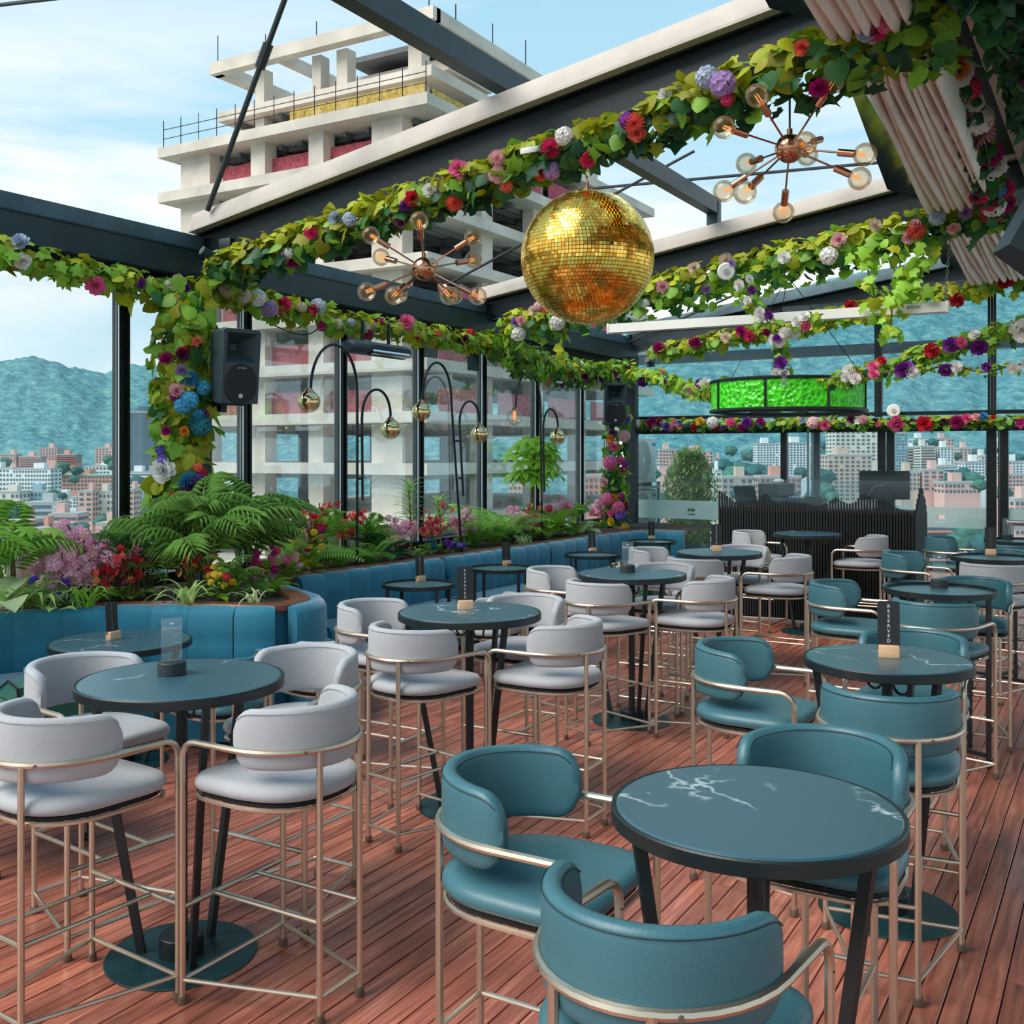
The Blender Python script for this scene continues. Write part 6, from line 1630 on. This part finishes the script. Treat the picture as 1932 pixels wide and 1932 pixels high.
tb_((-47, 65.5, zR - .2), (8, 6, .4), 'core_slab', 'concrete_shade_grey')
pl = MB()
for (a, b) in ((XA + .3, XB - .3),):
    for q in range(14): x_ = a + (b - a) * q / 13; pl.cyl(Vector((x_, YA + .3, LV[0])) + TO, Vector((x_, YA + .3, LV[0] + 2.2)) + TO, .04, n=4)
    for h in (.8, 1.5): pl.cyl(Vector((a, YA + .3, LV[0] + h)) + TO, Vector((b, YA + .3, LV[0] + h)) + TO, .03, n=4)
for q in range(5): x_ = UX0 + q * 5; pl.cyl(Vector((x_, UY0, zR)) + TO, Vector((x_, UY0, zR + rnd.uniform(1.5, 2.8))) + TO, .05, n=4)
for q in range(5): y_ = UY0 + 3 + q * 5; pl.cyl(Vector((UX1, y_, zR)) + TO, Vector((UX1, y_, zR + rnd.uniform(1.5, 2.8))) + TO, .05, n=4)
o = pl.build('guard_poles', 'wire', tw); o['kind'] = 'stuff'
# ---- hills and valley floor
def hazed_forest():
    m = bpy.data.materials.new('hazed_forest'); m.use_nodes = True; t = m.node_tree; b = t.nodes['Principled BSDF']
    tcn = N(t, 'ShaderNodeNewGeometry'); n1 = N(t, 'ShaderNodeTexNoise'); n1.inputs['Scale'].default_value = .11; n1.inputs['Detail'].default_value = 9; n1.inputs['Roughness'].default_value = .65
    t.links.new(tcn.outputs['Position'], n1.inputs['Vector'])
    r = ramp(t, [(.3, rgb(60, 108, 118)), (.5, rgb(92, 142, 146)), (.72, rgb(140, 176, 160))], n1.outputs[0]); t.links.new(r.outputs[0], b.inputs['Base Color']); b.inputs['Roughness'].default_value = 1.0; b.inputs['Specular IOR Level'].default_value = 0  # aerial haze is put into these bluish tree tones
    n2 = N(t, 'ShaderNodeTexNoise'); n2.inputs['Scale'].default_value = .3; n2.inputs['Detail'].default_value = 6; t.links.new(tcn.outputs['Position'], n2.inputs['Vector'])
    bp = N(t, 'ShaderNodeBump'); bp.inputs['Strength'].default_value = .9; bp.inputs['Distance'].default_value = 3; t.links.new(n2.outputs[0], bp.inputs['Height']); t.links.new(bp.outputs[0], b.inputs['Normal']); MATS['hazed_forest'] = m
hazed_forest()
SKY = [(-500, 700), (-100, 690), (0, 682), (60, 672), (125, 690), (200, 706), (245, 688), (300, 690), (450, 675), (700, 660), (1000, 640), (1150, 626), (1230, 606), (1330, 596), (1450, 560), (1560, 528), (1660, 508), (1760, 496), (1932, 470), (2400, 420)]
def skyl(px):
    for (a, b), (c, d) in zip(SKY, SKY[1:]):
        if a <= px <= c: return b + (d - b) * (px - a) / (c - a)
    return 700
hm = MB(); PXS = list(range(-480, 2400, 7)); NR = 90; vs = []
for i in range(NR + 1):
    t_ = i / NR
    for px in PXS:
        ys = skyl(px); d0 = 620 if px < 900 else 520; D = d0 + (520 + 90 * math.sin(px * .004)) * t_ ** 1.1
        y_ = 985 + (ys - 985) * (t_ ** .8)
        w = mnoise.noise(Vector((px * .012, t_ * 5, 0))) * 22 * math.sin(PI * min(1, t_ * .97)) + mnoise.noise(Vector((px * .05, t_ * 16, 3))) * 6 * (1 if t_ < .98 else .6) + rnd.uniform(-2.2, 1.2)
        p = atd(px, y_ + w, D); vs.append(p)
n_ = len(PXS)
for px in PXS: p = atd(px, skyl(px), 1500); p.z -= 500; vs.append(p)
hm.add(vs, [(i * n_ + k, i * n_ + k + 1, (i + 1) * n_ + k + 1, (i + 1) * n_ + k) for i in range(NR + 1) for k in range(n_ - 1)])
o = hm.build('hillside', 'hazed_forest', ang=180); struct(o, 'haze-tinted wooded hills beyond the city')
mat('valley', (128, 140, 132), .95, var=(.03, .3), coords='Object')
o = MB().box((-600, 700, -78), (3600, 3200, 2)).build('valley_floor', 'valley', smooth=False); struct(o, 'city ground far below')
# ---- city blocks
for nm, c in dict(b_white=(232, 232, 228), b_cream=(222, 212, 196), b_pink=(226, 176, 164), b_brick=(214, 150, 132), b_grey=(180, 186, 188), b_dark=(72, 102, 122), b_tan=(204, 178, 158), b_glass=(140, 176, 184)).items(): mat(nm, c, .8, var=(.06, .12))
mat('b_win', (74, 98, 110), .25, spec=.6); mat('b_roof', (170, 172, 168), .9); mat('b_roof_green', (150, 200, 178), .8)
BN = [0]
def bldg(px0, px1, yt, yb, D, m, rows, cols, label, depth=22, rz=0.0, band=False, roof='b_roof', step=0):
    a, b = atd(px0, yt, D), atd(px1, yt, D); w = (b - a).length; h = a.z - atd(px0, yb, D).z; c = (a + b) / 2
    base = Vector((c.x, c.y, c.z - h))
    t_ = thing('building', label, 'building', base, TH + rz, 'far city buildings')
    MB().box((0, depth / 2, h / 2 - 14), (w, depth, h + 28)).build('wall', m, t_, smooth=False)
    wm = MB(); fh = h / rows
    for r_ in range(rows):
        z = (r_ + .52) * fh
        if band: wm.box((0, -.02, z), (w * .94, .25, fh * .42)); wm.box((w / 2, depth / 2, z), (.25, depth * .9, fh * .42)); wm.box((-w / 2, depth / 2, z), (.25, depth * .9, fh * .42)); continue
        cw = w / cols
        for k in range(cols):
            if rnd.random() < .06: continue
            wm.box((-w / 2 + (k + .5) * cw, -.02, z), (cw * .56, .25, fh * .5))
        for k in range(3):
            for s in (-1, 1): wm.box((s * w / 2, depth * (k + .5) / 3, z), (.25, depth * .18, fh * .5))
    o = wm.build('windows', 'b_win', t_, smooth=False); o['kind'] = 'stuff'
    MB().box((0, depth / 2, h + .25), (w * 1.02, depth * 1.02, .7)).build('roof', roof, t_, smooth=False)
    bx = w * rnd.uniform(-.25, .25)
    rh = MB(); rh.box((bx, depth * .55, h + 1.8), (w * .28, depth * .4, 2.8)); rh.build('roof_house', m, t_, smooth=False)
    if band:
        bl = MB()
        for r_ in range(rows): bl.box((0, -.5, (r_ + .12) * fh), (w * 1.0, 1.0, fh * .22))
        o = bl.build('balconies', m, t_, smooth=False); o['kind'] = 'stuff'
LB = [(-40, 24, 884, 935, 520, 'b_white', 6, 10, 'white office block at the left edge of the skyline'), (24, 95, 886, 932, 500, 'b_white', 6, 13, 'white gridded office block beside the left edge'), (105, 212, 897, 926, 560, 'b_brick', 4, 16, 'long brick block with a green roof', 'b_roof_green'), (160, 214, 880, 896, 620, 'b_white', 2, 8, 'low white building behind the green-roofed block'),
      (240, 300, 778, 900, 540, 'b_dark', 22, 6, 'tall dark glass tower behind the leafy column'), (236, 292, 892, 925, 470, 'b_white', 4, 8, 'white banded office block right of the left post'), (147, 174, 928, 985, 380, 'b_pink', 6, 2, 'pink stair tower of the cream office block'), (178, 216, 930, 978, 385, 'b_cream', 4, 5, 'cream office block with horizontal windows'), (232, 252, 925, 985, 380, 'b_pink', 6, 2, 'narrow pink block right of the left post'), (250, 300, 926, 980, 395, 'b_glass', 5, 5, 'grey-green glass office block behind the palm'),
      (36, 100, 928, 950, 430, 'b_glass', 2, 9, 'low glass-fronted block in the left view'), (-30, 36, 930, 955, 420, 'b_cream', 2, 8, 'low cream block at the left edge'), (100, 144, 940, 958, 410, 'b_white', 3, 6, 'small white stepped houses in the left view'), (44, 112, 950, 1000, 340, 'b_grey', 4, 1, 'plain grey windowless block in the left view'), (10, 62, 985, 1060, 260, 'b_brick', 6, 5, 'brick apartment block with balconies at lower left'), (62, 92, 1000, 1065, 255, 'b_brick', 5, 3, 'narrow brick apartment block at lower left'), (92, 146, 972, 1030, 300, 'b_pink', 4, 5, 'pink terraced block above the pink blossom'), (-40, 12, 1010, 1070, 250, 'b_tan', 4, 5, 'tan block at the lower left edge'), (180, 216, 990, 1040, 300, 'b_pink', 4, 3, 'pink block just left of the left post'),
      (36, 76, 862, 886, 640, 'b_pink', 6, 7, 'pink apartment terraces on the left hillside'), (75, 107, 846, 868, 680, 'b_pink', 8, 6, 'taller pink apartment slab on the left hillside'), (106, 144, 858, 874, 670, 'b_brick', 4, 8, 'brick terraces right of the tall hillside slab'), (180, 216, 846, 874, 650, 'b_pink', 6, 6, 'pink stepped flats beside the left post'), (0, 30, 858, 874, 640, 'b_pink', 4, 5, 'small pink flats on the hillside at the left edge'),
      (395, 450, 900, 950, 400, 'b_white', 5, 6, 'pale block seen left of the tower base'), (580, 640, 880, 960, 300, 'b_pink', 8, 5, 'pink flats seen through the tower'), (960, 1000, 870, 960, 320, 'b_pink', 8, 5, 'pink flats seen through the tower right bays'), (1090, 1140, 900, 960, 300, 'b_brick', 5, 5, 'brick flats seen beside the far flower column')]
RB = [(1244, 1280, 849, 880, 520, 'b_pink', 5, 6, 'pink stepped flats behind the air conditioners'), (1280, 1345, 852, 878, 530, 'b_pink', 4, 10, 'long pink apartment block above the bamboo'), (1352, 1362, 866, 874, 540, 'b_pink', 1, 2, 'small pink hillside house'), (1428, 1474, 838, 884, 500, 'b_white', 10, 8, 'white apartment slab left of the alloy posts'), (1478, 1538, 837, 905, 470, 'b_white', 14, 10, 'taller white apartment slab at the alloy posts'), (1362, 1420, 902, 945, 300, 'b_tan', 4, 5, 'tan office block above the left end of the booth'), (1434, 1512, 901, 945, 290, 'b_brick', 4, 8, 'orange brick block behind the mixing desk'),
      (1576, 1662, 812, 870, 420, 'b_cream', 8, 9, 'upper part of the cream apartment tower'), (1562, 1645, 860, 945, 400, 'b_tan', 11, 8, 'beige apartment tower left of the monitor'), (1690, 1712, 818, 900, 420, 'b_glass', 14, 4, 'slim grey glass tower right of the middle post'),
      (1709, 1730, 845, 885, 450, 'b_cream', 7, 4, 'cream banded flats right of the slim glass tower'), (1737, 1764, 843, 890, 440, 'b_cream', 9, 4, 'cream balcony tower, second in the right view'), (1774, 1800, 846, 885, 440, 'b_white', 8, 4, 'white stepped tower in the right view'), (1775, 1806, 880, 908, 400, 'b_white', 5, 5, 'white terraced base in the right view'), (1810, 1833, 847, 882, 470, 'b_pink', 7, 3, 'pinkish tower in the right view'), (1820, 1858, 873, 906, 410, 'b_white', 6, 6, 'white stepped flats right of the pinkish tower'), (1846, 1868, 862, 898, 440, 'b_cream', 7, 4, 'cream stepped flats beside the right post'), (1741, 1782, 888, 926, 330, 'b_pink', 5, 3, 'plain pink block with few windows in the right view'), (1700, 1736, 892, 926, 330, 'b_tan', 4, 5, 'tan block behind the right end of the booth'), (1782, 1850, 912, 932, 320, 'b_pink', 2, 9, 'low pink roofs in the right view'),
      (1896, 1950, 872, 898, 420, 'b_white', 5, 8, 'white block at the right edge'), (1896, 1950, 897, 940, 340, 'b_pink', 6, 8, 'pink block at the right edge below the white one'), (1915, 1960, 945, 1010, 240, 'b_pink', 6, 5, 'pink block at the right edge near the handrail'), (1745, 1812, 992, 1040, 200, 'b_brick', 4, 6, 'pink brick roofs below the frosted band'), (1350, 1362, 890, 960, 310, 'b_white', 6, 1, 'slim white block beside the bamboo'), (1725, 1760, 828, 838, 560, 'b_white', 1, 4, 'small white hillside villa in the right view'), (1768, 1800, 828, 840, 560, 'b_pink', 2, 5, 'pink hillside house in the right view'), (1880, 1900, 836, 842, 600, 'b_white', 1, 2, 'tiny white house high on the right hillside')]
for a in LB + RB:
    bldg(a[0], a[1], a[2], a[3], a[4], a[5], a[6], a[7], a[8], depth=max(8, (a[1] - a[0]) * a[4] / F * .7), rz=0, band=('band' in a[8] or 'terrace' in a[8] or 'balcon' in a[8]), roof=a[9] if len(a) > 9 else 'b_roof')
# ---- trees among the blocks
def tree_mesh(seed, m):
    r = random.Random(seed); bm = bmesh.new(); bmesh.ops.create_icosphere(bm, subdivisions=3, radius=1.0)
    for v in bm.verts:
        n1 = mnoise.noise(v.co * 1.8 + Vector((seed, 0, 0))) * .35 + mnoise.noise(v.co * 5 + Vector((0, seed, 0))) * .22; v.co *= 1 + n1; v.co.z *= .9
    me = bpy.data.meshes.new('crown'); bm.to_mesh(me); bm.free(); me.materials.append(MATS[m]); me.polygons.foreach_set('use_smooth', [True] * len(me.polygons)); return me
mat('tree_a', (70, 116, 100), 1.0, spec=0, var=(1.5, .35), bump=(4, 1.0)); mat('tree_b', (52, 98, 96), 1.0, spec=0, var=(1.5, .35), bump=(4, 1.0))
TMs = [tree_mesh(i, 'tree_a' if i % 2 else 'tree_b') for i in range(5)]
TRK = MB().cyl((0, 0, -1.3), (0, 0, -.5), .12, n=6).mesh('trunk', 'bark')
TL = {}
def tree(px, py, D, r_px, label):
    c = atd(px, py, D); s = r_px * D / F
    t_ = thing('tree', label, 'tree', c - Vector((0, 0, s * 1.3)), rnd.uniform(0, 6), 'trees among the far buildings'); t_.scale = (s,) * 3
    link('crown', rnd.choice(TMs), t_, (0, 0, 1.3), scl=(1.35, 1.35, 1.1)); link('trunk', TRK, t_, (0, 0, 1.3))
TREES = [(10, 872, 560, 9), (30, 900, 540, 8), (110, 890, 560, 9), (118, 882, 560, 10), (145, 888, 560, 8), (205, 868, 600, 8), (215, 878, 560, 9), (20, 966, 370, 13), (50, 975, 330, 8), (110, 1015, 270, 22), (125, 1030, 260, 16), (150, 1000, 280, 14), (170, 1025, 260, 18), (205, 1035, 260, 12), (195, 985, 320, 12), (100, 930, 420, 7), (118, 935, 410, 6), (140, 905, 480, 7), (258, 905, 450, 9), (280, 910, 450, 8),
                         (1365, 880, 400, 14), (1385, 895, 380, 16), (1405, 888, 390, 14), (1340, 905, 330, 14), (1425, 890, 380, 14), (1445, 893, 380, 15), (1465, 895, 360, 12), (1395, 930, 260, 12), (1512, 892, 380, 10), (1545, 880, 420, 13), (1552, 900, 360, 16), (1556, 925, 300, 14), (1535, 935, 280, 12), (1550, 860, 450, 12), (1570, 938, 260, 10), (1500, 935, 270, 6), (1655, 850, 460, 12), (1720, 900, 380, 7), (1768, 890, 400, 8), (1800, 905, 330, 14), (1815, 898, 340, 14), (1835, 905, 330, 15), (1850, 915, 310, 10), (1805, 860, 460, 7), (1840, 855, 480, 8), (1890, 930, 300, 12), (1905, 950, 260, 12), (1830, 1005, 190, 26), (1800, 1025, 180, 18), (1850, 1030, 180, 20), (1700, 838, 520, 8), (1735, 838, 520, 9), (1760, 835, 520, 8), (1790, 850, 500, 7), (1870, 850, 500, 9), (1900, 862, 480, 9), (1925, 865, 480, 9), (1270, 890, 330, 10), (1235, 895, 320, 9), (1300, 900, 320, 10), (1380, 850, 600, 9), (1410, 858, 600, 9), (1250, 945, 280, 14), (1560, 840, 520, 9)]
near = {}
for tr in TREES:
    bl = min(LB + RB, key=lambda a: abs((a[0] + a[1]) / 2 - tr[0]) + abs(a[2] + 8 - tr[1]) * 1.5)
    near.setdefault(bl[8], []).append(tr)
ORD = ['', 'second ', 'third ', 'fourth ', 'fifth ', 'sixth ', 'seventh ', 'eighth ']
for bl, trs in near.items():
    trs.sort()
    for i, tr in enumerate(trs):
        w = ' '.join(bl.split()[:8]).rstrip(',')
        tree(*tr, ('dark round tree by the ' + w) if len(trs) == 1 else ('%sdark tree from left by the %s' % (ORD[i] if i else 'first ', w)))
